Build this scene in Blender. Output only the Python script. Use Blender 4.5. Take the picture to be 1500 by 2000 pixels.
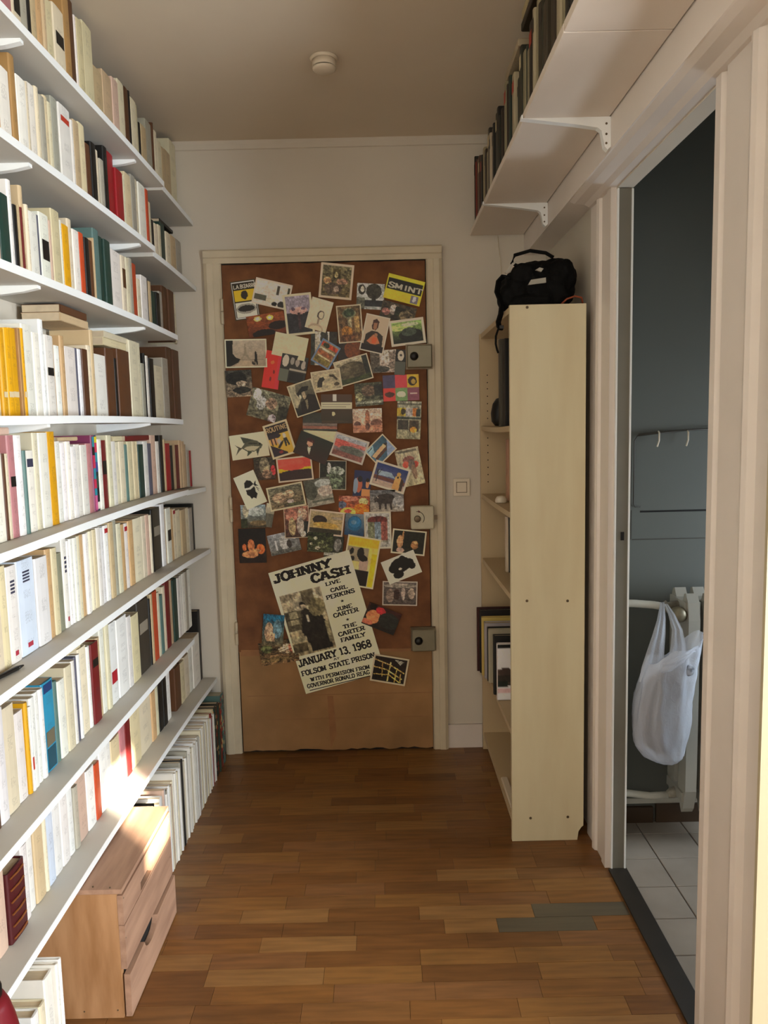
import bpy, bmesh, math, random
from mathutils import Vector, Matrix
# ---------------------------------------------------------------- scene, camera, light, exposure
S = bpy.context.scene
COL = S.collection
for o in list(bpy.data.objects): bpy.data.objects.remove(o)
PITCH, ROLL, FPX, HCAM = math.radians(6.28), math.radians(1.32), 1500., 1.383
cd = bpy.data.cameras.new('camera'); cam = bpy.data.objects.new('camera', cd); COL.objects.link(cam)
cd.sensor_fit = 'VERTICAL'; cd.sensor_height = 36; cd.lens = FPX/2000*36; cd.clip_start = .02
fw = Vector((0, math.cos(PITCH), -math.sin(PITCH))); r0 = Vector((1, 0, 0)); u0 = r0.cross(fw)
rr = r0*math.cos(ROLL) - u0*math.sin(ROLL); uu = r0*math.sin(ROLL) + u0*math.cos(ROLL)
cam.matrix_world = Matrix(((rr.x, uu.x, -fw.x, 0), (rr.y, uu.y, -fw.y, 0), (rr.z, uu.z, -fw.z, HCAM), (0, 0, 0, 1)))
S.camera = cam
S.view_settings.view_transform = 'Standard'; S.view_settings.look = 'None'
S.view_settings.gamma = 1; S.view_settings.use_curve_mapping = False
S.view_settings.exposure = 0.92
w = bpy.data.worlds.new('sky'); S.world = w; w.use_nodes = True
w.node_tree.nodes['Background'].inputs[0].default_value = (.62, .74, 1, 1)
w.node_tree.nodes['Background'].inputs[1].default_value = .6
def aim(o, to): o.rotation_euler = (Vector(to)-o.location).to_track_quat('-Z', 'Y').to_euler()
def area(name, loc, to, sx, sy, power, col):
    l = bpy.data.lights.new(name, 'AREA'); l.shape = 'RECTANGLE'; l.size = sx; l.size_y = sy; l.energy = power; l.color = col
    o = bpy.data.objects.new(name, l); COL.objects.link(o); o.location = loc; aim(o, to); return o
area('window_light', (2.25, -.55, 1.15), (-.9, 1.5, .30), 1.3, 1.3, 112, (.88, .95, 1))
area('added_fill_light', (-.15, -.95, 1.7), (0, 3, 1.1), 1.3, 1.6, 11, (1, .92, .82))  # fill added behind the camera to brighten the dim far end
area('washroom_window_light', (1.9, 2.08, .95), (.85, 2.25, .55), .5, .7, 9, (.76, .88, 1))
sl = bpy.data.lights.new('sun', 'SUN'); sl.energy = 34; sl.angle = .012; sl.color = (1, .9, .72)
so = bpy.data.objects.new('sun', sl); COL.objects.link(so)
SD = Vector((-.664, .747, -.20)).normalized()
so.location = (3.5, -2.5, 2); so.rotation_euler = SD.to_track_quat('-Z', 'Y').to_euler()

# ---------------------------------------------------------------- helpers
def lin(c): return c/12.92 if c <= .04045 else ((c+.055)/1.055)**2.4
def hx(h): return tuple(lin(int(h[i:i+2], 16)/255) for i in (0, 2, 4))
def mat(name, col, rough=.6, var=.0, scale=8, bump=0, metal=0, stretch=None, col2=None, spec=.5):
    m = bpy.data.materials.new(name); m.use_nodes = True; nt = m.node_tree; b = nt.nodes['Principled BSDF']
    c = hx(col) if isinstance(col, str) else col
    b.inputs['Base Color'].default_value = (*c, 1); b.inputs['Roughness'].default_value = rough; b.inputs['Metallic'].default_value = metal
    b.inputs['Specular IOR Level'].default_value = spec
    if var or bump or col2:
        tc = nt.nodes.new('ShaderNodeTexCoord'); mp = nt.nodes.new('ShaderNodeMapping'); n = nt.nodes.new('ShaderNodeTexNoise')
        nt.links.new(tc.outputs['Object'], mp.inputs[0]); nt.links.new(mp.outputs[0], n.inputs['Vector'])
        if stretch: mp.inputs['Scale'].default_value = stretch
        n.inputs['Scale'].default_value = scale; n.inputs['Detail'].default_value = 5
        rp = nt.nodes.new('ShaderNodeMix'); rp.data_type = 'RGBA'
        c2 = hx(col2) if col2 else tuple(x*(1-var) for x in c)
        rp.inputs['A'].default_value = (*c, 1); rp.inputs['B'].default_value = (*c2, 1)
        mr = nt.nodes.new('ShaderNodeMapRange'); mr.inputs['From Min'].default_value = .35; mr.inputs['From Max'].default_value = .7
        nt.links.new(n.outputs['Fac'], mr.inputs['Value']); nt.links.new(mr.outputs[0], rp.inputs['Factor'])
        nt.links.new(rp.outputs['Result'], b.inputs['Base Color'])
        if bump:
            bp = nt.nodes.new('ShaderNodeBump'); bp.inputs['Strength'].default_value = bump; bp.inputs['Distance'].default_value = .004
            nt.links.new(n.outputs['Fac'], bp.inputs['Height']); nt.links.new(bp.outputs[0], b.inputs['Normal'])
    return m
class MB:
    def __init__(s): s.v = []; s.f = []; s.c = []
    def box(s, x0, x1, y0, y1, z0, z1):
        n = len(s.v)
        s.v += [(x, y, z) for z in (z0, z1) for y in (y0, y1) for x in (x0, x1)]
        s.f += [tuple(n+i for i in q) for q in ((0,2,3,1),(4,5,7,6),(0,1,5,4),(2,6,7,3),(0,4,6,2),(1,3,7,5))]
        return s
    def bbox(s, x0, x1, y0, y1, z0, z1, b=.002):
        # box with chamfered vertical and horizontal edges (three stacked rings)
        n = len(s.v)
        def ring(e, z): return [(x0+e+b,y0+e,z),(x1-e-b,y0+e,z),(x1-e,y0+e+b,z),(x1-e,y1-e-b,z),(x1-e-b,y1-e,z),(x0+e+b,y1-e,z),(x0+e,y1-e-b,z),(x0+e,y0+e+b,z)]
        for e, z in ((b, z0), (0, z0+b), (0, z1-b), (b, z1)): s.v += ring(e, z)
        s.f.append(tuple(n+7-i for i in range(8))); s.f.append(tuple(n+24+i for i in range(8)))
        for k in range(3):
            for i in range(8): s.f.append((n+8*k+i, n+8*k+(i+1) % 8, n+8*k+8+(i+1) % 8, n+8*k+8+i))
        return s
    def prism(s, pts, axis, a0, a1):
        # pts 2-D outline; axis 0: (y,z) along x ; 1: (x,z) along y ; 2: (x,y) along z
        n = len(s.v); k = len(pts)
        def P(p, a): return ((a, p[0], p[1]), (p[0], a, p[1]), (p[0], p[1], a))[axis]
        s.v += [P(p, a0) for p in pts]+[P(p, a1) for p in pts]
        s.f += [tuple(n+i for i in range(k)), tuple(n+k+i for i in reversed(range(k)))]
        s.f += [(n+i, n+k+i, n+k+(i+1) % k, n+(i+1) % k) for i in range(k)]
        return s
    def tube(s, pts, r, seg=10, caps=True):
        pts = [Vector(p) for p in pts]; n = len(s.v); rs = r if isinstance(r, (list, tuple)) else [r]*len(pts)
        ref = Vector((0.31, .22, .93))
        for i, p in enumerate(pts):
            d = (pts[min(i+1, len(pts)-1)]-pts[max(i-1, 0)]).normalized()
            if abs(d.dot(ref)) > .95: ref = Vector((1, .1, 0))
            a = d.cross(ref).normalized(); b = d.cross(a)
            for j in range(seg):
                t = 2*math.pi*j/seg; s.v.append(tuple(p+(a*math.cos(t)+b*math.sin(t))*rs[i]))
        for i in range(len(pts)-1):
            for j in range(seg): s.f.append((n+i*seg+j, n+i*seg+(j+1) % seg, n+(i+1)*seg+(j+1) % seg, n+(i+1)*seg+j))
        if caps: s.f += [tuple(n+j for j in reversed(range(seg))), tuple(n+(len(pts)-1)*seg+j for j in range(seg))]
        return s
    def lathe(s, cx, cy, cz, prof, seg=24, axis=2):
        pts = [];  # prof: (r, h)
        n = len(s.v)
        for (r, h) in prof:
            for j in range(seg):
                t = 2*math.pi*j/seg; a, b = r*math.cos(t), r*math.sin(t)
                s.v.append((cx+a, cy+b, cz+h) if axis == 2 else (cx+a, cy+h, cz+b) if axis == 1 else (cx+h, cy+a, cz+b))
        for i in range(len(prof)-1):
            for j in range(seg): s.f.append((n+i*seg+j, n+i*seg+(j+1) % seg, n+(i+1)*seg+(j+1) % seg, n+(i+1)*seg+j))
        s.f += [tuple(n+j for j in reversed(range(seg))), tuple(n+(len(prof)-1)*seg+j for j in range(seg))]
        return s
    def quad(s, *p): n = len(s.v); s.v += [tuple(q) for q in p]; s.f.append(tuple(range(n, n+len(p)))); return s
    def build(s, name, m, parent=None, smooth=False, origin=None, fixn=True, color=None):
        me = bpy.data.meshes.new(name)
        if origin is None:
            if parent is not None: origin = WO[parent.name]
            else:
                xs = [v[0] for v in s.v]; ys = [v[1] for v in s.v]; zs = [v[2] for v in s.v]
                origin = ((min(xs)+max(xs))/2, (min(ys)+max(ys))/2, min(zs))
        me.from_pydata([(v[0]-origin[0], v[1]-origin[1], v[2]-origin[2]) for v in s.v], [], s.f)
        if fixn:
            bm = bmesh.new(); bm.from_mesh(me); bmesh.ops.recalc_face_normals(bm, faces=bm.faces[:]); bm.to_mesh(me); bm.free()
        if smooth:
            for p in me.polygons: p.use_smooth = True
        me.materials.append(m); o = bpy.data.objects.new(name, me); COL.objects.link(o)
        if parent is not None:
            o.parent = parent; po = WO[parent.name]; o.location = (origin[0]-po[0], origin[1]-po[1], origin[2]-po[2])
        else: o.location = origin
        WO[o.name] = tuple(origin)
        if color: o.color = (*color, 1)
        return o
WO = {}
def thing(name, loc, label=None, cat=None, group=None):
    o = bpy.data.objects.new(name, None); o.empty_display_size = .05; COL.objects.link(o); o.location = loc; WO[o.name] = tuple(loc)
    return tag(o, label, cat, group)
def tag(o, label=None, cat=None, group=None, kind=None):
    if label: o['label'] = label
    if cat: o['category'] = cat
    if group: o['group'] = group
    if kind: o['kind'] = kind
    return o
def st(o): o['kind'] = 'structure'; return o
def B(*a): return MB().box(*a)

# ---------------------------------------------------------------- materials
M = {}
M['wall'] = mat('wall_paint', 'cfc6b6', .75, .06, 3, .12)
M['ceil'] = mat('ceiling_paint', 'd8cab4', .85, .06, 2, .1)
M['beam'] = mat('beam_paint', 'e2d8ce', .6, .05, 4, .1)
M['trim'] = mat('gloss_paint', 'dcd2c8', .42, .06, 6, .08)
M['frame'] = mat('old_frame_paint', 'cfc2a6', .5, .12, 9, .15)
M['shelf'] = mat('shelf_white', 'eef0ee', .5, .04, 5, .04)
M['laminate_shaded'] = mat('shelf_laminate_shaded', 'c6c2b8', .55, .08, 4, .04)  # grey board, toned down partly for the weaker light on shelf tops
M['shelfr'] = mat('shelf_right', 'ded2c4', .6, .05, 4, .04)
M['board'] = mat('hardboard', '805330', .8, .3, 14, .15, col2='643c22')
M['card'] = mat('cardboard', 'a47c50', .85, .25, 6, .25, col2='8a6842')
M['tape'] = mat('brown_tape', '9a6a40', .4, .2, 20)
M['pine'] = mat('pine_board', 'b88a60', .6, .3, 5, .12, stretch=(6, 6, 1), col2='9a6c42')
M['pineh'] = mat('pine_plank', 'b08a70', .65, .3, 5, .12, stretch=(8, 1, 8), col2='94705a')
M['dark'] = mat('dark_void', '120e0a', .9)
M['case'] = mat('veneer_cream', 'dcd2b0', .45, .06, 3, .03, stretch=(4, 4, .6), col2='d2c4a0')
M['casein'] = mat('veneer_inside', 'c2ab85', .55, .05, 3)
M['metalg'] = mat('lock_metal', '86806a', .45, .1, 20, metal=.25)
M['lockw'] = mat('lock_white', 'c8c0a4', .5, .15, 25)
M['black'] = mat('black_plastic', '0c0b0a', .45)
M['fabric'] = mat('black_nylon', '070707', .8, .3, 30, .3, spec=.2)
M['whitep'] = mat('white_plastic', 'd8cbb4', .4)
M['grey'] = mat('grey_patch', 'a8a498', .5)
M['screw'] = mat('screw_steel', '6a5c48', .4, metal=.6)
M['red'] = mat('red_paint', '701620', .4)
M['washwall'] = mat('washroom_wall', '5a5b54', .7, .08, 3, .15)
M['tile'] = mat('floor_tile', '94887a', .35, .15, 7, .04, col2='84796c')
M['grout'] = mat('tile_grout', '55504a', .9)
M['skirt'] = mat('brown_tile', '4a3828', .4, .2, 12)
M['rad'] = mat('radiator_enamel', 'a4a094', .4, .1, 8)
M['pipe'] = mat('pipe_paint', 'c8c4b6', .45, .1, 20)
M['valve'] = mat('valve_brass', '8a8068', .45, .3, 60, metal=.4)
M['rust'] = mat('painted_valve', '9a9282', .6, .4, 60)
M['thresh'] = mat('dark_threshold', '2a241c', .5, .3, 12)
M['paper'] = mat('page_block', 'cdb99a', .9, .15, 40, stretch=(1, 12, 1))
M['ink'] = mat('print_ink', '1c1816', .7)
M['wire'] = mat('wire_dark', '3a342a', .6)
def vcm():
    m = bpy.data.materials.new('printed_picture'); m.use_nodes = True; nt = m.node_tree
    a = nt.nodes.new('ShaderNodeVertexColor'); a.layer_name = 'Col'
    b = nt.nodes['Principled BSDF']; b.inputs['Roughness'].default_value = .42; b.inputs['Specular IOR Level'].default_value = .35
    nt.links.new(a.outputs['Color'], b.inputs['Base Color']); return m
M['print'] = vcm()
def objmat(name, rough, titles):
    m = bpy.data.materials.new(name); m.use_nodes = True; nt = m.node_tree; L = nt.links.new; N = nt.nodes.new
    b = nt.nodes['Principled BSDF']; b.inputs['Roughness'].default_value = rough; b.inputs['Specular IOR Level'].default_value = .4
    oi = N('ShaderNodeObjectInfo'); tc = N('ShaderNodeTexCoord')
    n = N('ShaderNodeTexNoise'); n.inputs['Scale'].default_value = 18; L(tc.outputs['Object'], n.inputs['Vector'])
    mr = N('ShaderNodeMapRange'); mr.inputs['To Min'].default_value = .86; mr.inputs['To Max'].default_value = 1.06; L(n.outputs['Fac'], mr.inputs['Value'])
    mx = N('ShaderNodeMix'); mx.data_type = 'RGBA'; mx.blend_type = 'MULTIPLY'; mx.inputs['Factor'].default_value = 1
    L(oi.outputs['Color'], mx.inputs['A']); L(mr.outputs[0], mx.inputs['B'])
    out = mx.outputs['Result']
    if titles:   # illegible rows of print running up the spine, different on every book
        sp = N('ShaderNodeSeparateXYZ'); L(tc.outputs['Generated'], sp.inputs[0]); L2 = N('ShaderNodeMath'); L2.operation = 'SUBTRACT'
        L(sp.outputs['Y'], L2.inputs[0]); L2.inputs[1].default_value = .5
        ab = N('ShaderNodeMath'); ab.operation = 'ABSOLUTE'; L(L2.outputs[0], ab.inputs[0])
        lt = N('ShaderNodeMath'); lt.operation = 'LESS_THAN'; L(ab.outputs[0], lt.inputs[0]); lt.inputs[1].default_value = .2
        z2 = N('ShaderNodeMath'); z2.operation = 'MULTIPLY_ADD'; L(sp.outputs['Z'], z2.inputs[0]); z2.inputs[1].default_value = 3.1
        L(oi.outputs['Random'], z2.inputs[2])
        ns = N('ShaderNodeTexNoise'); ns.noise_dimensions = '1D'; ns.inputs['Scale'].default_value = 1.6; L(z2.outputs[0], ns.inputs['W'])
        m20 = N('ShaderNodeMath'); m20.operation = 'MULTIPLY_ADD'; L(oi.outputs['Random'], m20.inputs[0]); m20.inputs[1].default_value = 31; L(z2.outputs[0], m20.inputs[2])
        L(m20.outputs[0], ns.inputs['W'])
        g1 = N('ShaderNodeMath'); g1.operation = 'GREATER_THAN'; L(ns.outputs['Fac'], g1.inputs[0]); g1.inputs[1].default_value = .52
        n3 = N('ShaderNodeTexNoise'); n3.inputs['Scale'].default_value = 260; L(tc.outputs['Object'], n3.inputs['Vector'])
        g2 = N('ShaderNodeMath'); g2.operation = 'GREATER_THAN'; L(n3.outputs['Fac'], g2.inputs[0]); g2.inputs[1].default_value = .5
        a1 = N('ShaderNodeMath'); a1.operation = 'MULTIPLY'; L(lt.outputs[0], a1.inputs[0]); L(g1.outputs[0], a1.inputs[1])
        a2 = N('ShaderNodeMath'); a2.operation = 'MULTIPLY'; L(a1.outputs[0], a2.inputs[0]); L(g2.outputs[0], a2.inputs[1])
        a3 = N('ShaderNodeMath'); a3.operation = 'MULTIPLY'; L(a2.outputs[0], a3.inputs[0]); a3.inputs[1].default_value = .2
        ink = N('ShaderNodeMix'); ink.data_type = 'RGBA'; L(a3.outputs[0], ink.inputs['Factor']); L(out, ink.inputs['A']); ink.inputs['B'].default_value = (.06, .045, .04, 1)
        out = ink.outputs['Result']
    L(out, b.inputs['Base Color']); return m
M['book'] = objmat('book_cover', .5, True)
M['flat'] = objmat('spine_label_print', .5, False)

# ---------------------------------------------------------------- setting
CEIL = 2.527; YE = 3.2; XL = -.915
# parquet: strips across the corridor, each its own block
fl = st(B(-.915, .70, -1.3, 3.2, -.03, -.004).build('floor', M['thresh']))
wood = ['86592c', '80542a', '8b5f30', '7a4f27', '835832', '754c26', '92683a', '80562e']
wm = [mat('oak_strip', c, .42, .34, 5, .06, stretch=(1.4, 14, 1)) for c in wood] + [mat('grey_oak_strip', '5c5240', .4, .25, 4, .05, stretch=(1.2, 14, 1))]
rnd = random.Random(5)
y = 2.029-.0612*12; row = 0
while y < 3.2:
    x = -.915 - rnd.random()*.2; y1 = min(y+.0612, 3.2)
    while x < .70:
        L_ = rnd.choice([.24, .25, .25, .26, .2, .3]) ; a = max(x, -.915); b = min(x+L_, .70)
        grey = (abs(y-2.029) < .01 and .35 < (a+b)/2 < .72) or (abs(y-1.968) < .01 and .25 < (a+b)/2 < .6)
        if row in (11, 12) and x < .25 < x+L_: b = .29 if row == 11 else .40; L_ = b-x
        elif row in (11, 12) and x >= .28 and x < .42: L_ = .27; b = min(x+L_, .70)
        if b-a > .012:
            t = .0008*rnd.random()
            mm = wm[8] if (row == 12 and .39 < x < .5) or (row == 11 and .28 < x < .4) else rnd.choice(wm[:8])
            MB().box(a+.0004, b-.0005, y+.0004, y1-.0005, -.004, -.0012+t).build('plank', mm, fl)
        x += L_
    y += .0612; row += 1
far = MB()
y = -1.3
while y < 2.029-.0612*12-.01:
    x = -.915-rnd.random()*.2; y1 = min(y+.0612, 2.029-.0612*12)
    while x < .7:
        a = max(x, -.915); b = min(x+.25, .7)
        if b-a > .01: far.box(a, b-.0006, y, y1-.0006, -.004, -.0012)
        x += .25
    y += .0612
tag(far.build('planks_behind_camera', wm[2], fl), kind='stuff')
st(B(-.95, 2.5, -1.35, 3.3, CEIL, CEIL+.05).build('ceiling', M['ceil']))
wl = st(B(-.965, XL, -1.35, 3.25, -.03, CEIL).build('wall_left', M['wall']))
st(B(XL, .72, YE, YE+.06, -.03, CEIL).build('wall_back', M['wall']))
st(B(-.95, .70, -1.36, -1.3, -.03, CEIL).build('wall_front', M['wall']))
# right wall: stretch behind the bookcase, over the doorway, pier by the camera, head over the near opening
wr = MB()
wr.box(.68, .725, 2.258, 3.2, -.03, CEIL); wr.box(.68, .725, 1.575, 2.258, 2.04, CEIL); wr.box(.68, .725, 1.33, 1.575, -.03, CEIL)
wr.box(.68, .725, -.75, 1.33, 2.0, CEIL); wr.box(.68, .725, -1.3, -.75, -.03, CEIL)
st(wr.build('wall_right', M['wall']))
st(MB().box(.59, .68, -1.3, 3.2, 2.062, CEIL).build('beam', M['beam']))
for o in [bpy.data.objects['beam']]: o.name = 'trim_1'
# moulded ledge under the beam
st(MB().prism([(.595, 2.062), (.68, 2.062), (.68, 2.044), (.655, 2.044), (.64, 2.052), (.61, 2.055)], 1, 1.2, 2.46).build('trim_2', M['trim']))
# rooms to the right
st(B(.725, 2.45, 1.40, 2.54, -.03, -.006).build('washroom_floor', M['grout'])).name = 'floor_washroom'
tf = bpy.data.objects['floor_washroom']; WO[tf.name] = WO.get('washroom_floor')
xs = [.727, .848, 1.003, 1.158, 1.313, 1.468]; ys = [1.405, 1.557, 1.708, 1.859, 2.009, 2.158, 2.308, 2.455, 2.538]
for i in range(len(xs)-1):
    for j in range(len(ys)-1):
        MB().bbox(xs[i]+.0015, xs[i+1]-.0015, ys[j]+.0015, ys[j+1]-.0015, -.006, 0, .0015).build('tile', M['tile'], tf)
rest = MB()
for i in range(6):
    for j in range(len(ys)-1): rest.box(1.4695+i*.155, 1.468+(i+1)*.155-.0015, ys[j]+.0015, ys[j+1]-.0015, -.006, 0)
tag(rest.build('tiles_out_of_sight', M['tile'], tf), kind='stuff')
ww = st(B(.725, 2.45, 2.54, 2.6, -.03, CEIL).build('wall_washroom', M['washwall']))
st(B(.725, 2.45, 1.34, 1.40, -.03, CEIL).build('wall_partition', M['washwall']))
st(B(2.45, 2.5, 1.34, 2.6, -.03, CEIL).build('wall_outer', M['washwall']))
st(B(.725, 2.45, -1.3, 1.34, -.03, -.002).build('floor_near_room', wm[2]))
SLY, SLZ = -1.02, 1.18   # unseen gap in the near room's outer wall, shaped to cast the sun patch
T0 = Vector((-.63, 1.95, .335)); tt = (2.45+.63)/-SD.x*1.0; HP = T0-SD*tt
wo = MB(); a, b, c, d = HP.y-.125, HP.y+.125, HP.z-.08, HP.z+.15
wo.box(2.45, 2.5, -2.0, a, -.03, CEIL); wo.box(2.45, 2.5, b, 1.34, -.03, CEIL)
wo.box(2.45, 2.5, a, b, -.03, c); wo.box(2.45, 2.5, a, b, d, CEIL)
st(wo.build('wall_near_room', M['wall']))
st(B(.66, 2.5, -2.06, -2.0, -.03, CEIL).build('wall_near_room_end', M['wall']))
st(B(.66, .725, -2.0, -1.3, -.03, CEIL).build('wall_near_room_side', M['wall']))
st(B(.725, 2.5, -2.0, -1.3, -.03, -.002).build('floor_near_room_end', wm[2]))
st(B(.66, 2.5, -2.06, -1.35, CEIL, CEIL+.05).build('ceiling_near_room', M['ceil']))
# door casings of the washroom doorway
st(MB().prism([(.68, 2.262), (.664, 2.262), (.664, 2.30), (.668, 2.305), (.668, 2.36), (.660, 2.365), (.656, 2.38), (.660, 2.395), (.668, 2.40), (.664, 2.47), (.68, 2.475)], 2, 0, 2.044).build('trim_3', M['trim']))
st(MB().prism([(.68, 1.577), (.666, 1.577), (.666, 1.553), (.674, 1.546), (.674, 1.530), (.665, 1.524), (.665, 1.420), (.656, 1.412), (.652, 1.398), (.656, 1.386), (.668, 1.376), (.668, 1.345), (.664, 1.338), (.664, 1.312), (.68, 1.312)], 2, 0, 2.044).build('trim_4', M['trim']))
M['jamb'] = mat('jamb_grey', '7a766a', .5, .15, 8)
M['cream'] = mat('cream_door_paint', 'b4a686', .45, .05, 6)
jb = st(B(.684, .719, 2.2495, 2.2575, 0, 2.038).build('trim_5', M['jamb']))
MB().box(.6795, .6835, 2.2465, 2.258, 0, 2.038).box(.7195, .7245, 2.2465, 2.258, 0, 2.036).build('bead', M['shelf'], jb)
B(.698, .708, 2.2475, 2.2494, 1.035, 1.06).build('latch_hole', M['dark'], jb)
st(B(.628, .679, 1.245, 1.254, 0, 2.0).build('trim_6', M['cream']))
st(B(.672, .728, 1.578, 2.249, -.003, .006).build('trim_7', M['thresh']))
# skirting
st(MB().box(.256, .402, 3.188, 3.2, 0, .104).box(.256, .402, 3.186, 3.19, .096, .104).build('baseboard_back', M['trim']))
sk = st(B(.8, 2.45, 2.5395, 2.54, 0, .01).build('baseboard_washroom', M['grout']))
for i in range(8):
    xa = .728+i*.19 if i else .728
    MB().bbox(xa, .908+i*.19 if i == 0 else xa+.187, 2.526, 2.54, 0, .056 if i == 0 else .067, .001).build('brown_tile', M['skirt'], sk)
st(MB().box(.725, 1.6, 2.534, 2.54, .067, .085).build('trim_8', M['pipe']))
# recessed access panel outlines on the washroom wall
pn = st(MB().box(.852, 1.6, 2.5385, 2.5399, 1.082, 1.088).build('trim_9', M['dark']))
MB().box(.826, 1.6, 2.5387, 2.5399, .990, .993).box(.822, .824, 2.5387, 2.5399, .992, 1.09).build('panel_seam', M['wire'], pn)
tag(MB().tube([(.96, 2.535, 1.345), (.9, 2.535, 1.343), (.838, 2.535, 1.336), (.829, 2.535, 1.32), (.829, 2.535, 1.11), (.834, 2.535, 1.102), (.852, 2.535, 1.102)], .0022, 8).build('cable', M['wire'], smooth=True), 'thin dark cable bent square on the grey washroom wall', 'cable')
rail = thing('hook_rail', (.9, 2.53, 1.345), 'small rail of wall hooks high on the grey washroom wall', 'hook rail')
MB().tube([(.84, 2.528, 1.340), (.93, 2.527, 1.347), (1.0, 2.528, 1.352), (1.2, 2.528, 1.357)], .003, 8).build('rod', M['wire'], rail, True)
for x in (.905, 1.0):
    MB().tube([(x, 2.528, 1.35), (x, 2.52, 1.345), (x-.002, 2.515, 1.32), (x-.008, 2.515, 1.30)], .0028, 8).build('hook', M['whitep'], rail, True)

# ---------------------------------------------------------------- door at the end of the corridor
dr = st(B(-.632, .19, 3.182, 3.2, .006, 2.05).build('door_1', M['dark']))
fr = MB()
fr.prism([(-.703, 3.2), (-.703, 3.176), (-.69, 3.170), (-.668, 3.172), (-.664, 3.176), (-.640, 3.176), (-.633, 3.182), (-.633, 3.2)], 2, 0, 2.0518)
fr.prism([(.255, 3.2), (.255, 3.176), (.243, 3.170), (.222, 3.172), (.218, 3.176), (.197, 3.176), (.191, 3.182), (.191, 3.2)], 2, 0, 2.0518)
fr.prism([(3.2, 2.052), (3.176, 2.052), (3.176, 2.072), (3.171, 2.076), (3.170, 2.10), (3.176, 2.106), (3.2, 2.106)], 0, -.703, .255)
st(fr.build('trim_10', M['frame']))
rnd = random.Random(11)
def ragged(x0, x1, z0, z1, side, n=26, amp=.004):
    p = []
    for i in range(n+1): p.append((x0+(x1-x0)*i/n, z0+(rnd.uniform(-amp, amp) if side == 'b' else 0)))
    for i in range(n+1): p.append((x1-(x1-x0)*i/n, z1+(rnd.uniform(-amp, amp) if side == 't' else 0)))
    return p
MB().prism(ragged(-.630, .187, .448, 2.046, 't', 26, .0015), 1, 3.176, 3.182).build('hardboard_sheet', M['board'], dr)
MB().prism(ragged(-.627, .189, .012, .450, 'b', 30, .005), 1, 3.1735, 3.1818).build('cardboard_sheet', M['card'], dr)
MB().box(-.6, .185, 3.1725, 3.1736, .255, .257).box(-.5, .17, 3.1725, 3.1736, .150, .1515).prism([(-.26, .25), (-.235, .25), (-.225, .08), (-.25, .02), (-.255, .1)], 1, 3.1727, 3.1736).build('crease', M['tape'], dr)
MB().prism([(-.62, .46), (.0, .452), (.185, .447), (.185, .436), (-.1, .44), (-.62, .432)], 1, 3.1722, 3.1732).build('tape_strip', M['tape'], dr)
for z0, z1 in ((1.812, 1.912), (1.008, 1.11), (.484, .58)):
    h = MB().tube([(-.634, 3.168, z0), (-.634, 3.168, z0+.003), (-.634, 3.168, (z0+z1)/2-.001)], .0065, 12).tube([(-.634, 3.168, (z0+z1)/2+.001), (-.634, 3.168, z1)], .0065, 12).tube([(-.634, 3.168, z1), (-.634, 3.168, z1+.005)], [.004, .001], 10)
    h.build('hinge', M['frame'], dr, True)
def lock(x0, x1, z0, z1, m, wh):
    l = MB().bbox(x0, x1, 3.138, 3.176, z0, z1, .004).build('lock_box', m, dr)
    zc = (z0+z1)/2; xc = x0+(x1-x0)*.28
    if not wh:
        MB().box(x0-.004, x1+.002, 3.166, 3.1762, z0-.005, z1+.005).build('backplate', M['screw'], l)
        MB().lathe(xc, 3.138, zc, [(.017, 0), (.017, -.006), (.013, -.012), (.008, -.016)], 20, 1).build('knob', M['black'], l, True)
    else:
        MB().lathe(xc, 3.138, zc-.004, [(.014, 0), (.014, -.003), (.010, -.004)], 20, 1).build('key_cylinder', M['screw'], l, True)
        arc = [(xc+.028*math.cos(t), 3.1372, zc-.002+.028*math.sin(t)) for t in [(-.7+i*.2) for i in range(13)]]
        MB().tube(arc, .0014, 6).build('turn_arrow', M['wire'], l)
        MB().prism([(xc+.002, zc+.032), (xc+.013, zc+.026), (xc+.006, zc+.020)], 1, 3.1365, 3.1382).build('arrow_head', M['red'], l)
        MB().box(x1, x1+.014, 3.15, 3.168, zc-.01, zc+.006).build('bolt', M['screw'], l)
lock(.107, .208, 1.620, 1.710, M['metalg'], 0); lock(.110, .206, .962, 1.058, M['lockw'], 1); lock(.105, .204, .445, .538, M['metalg'], 0)

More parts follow.
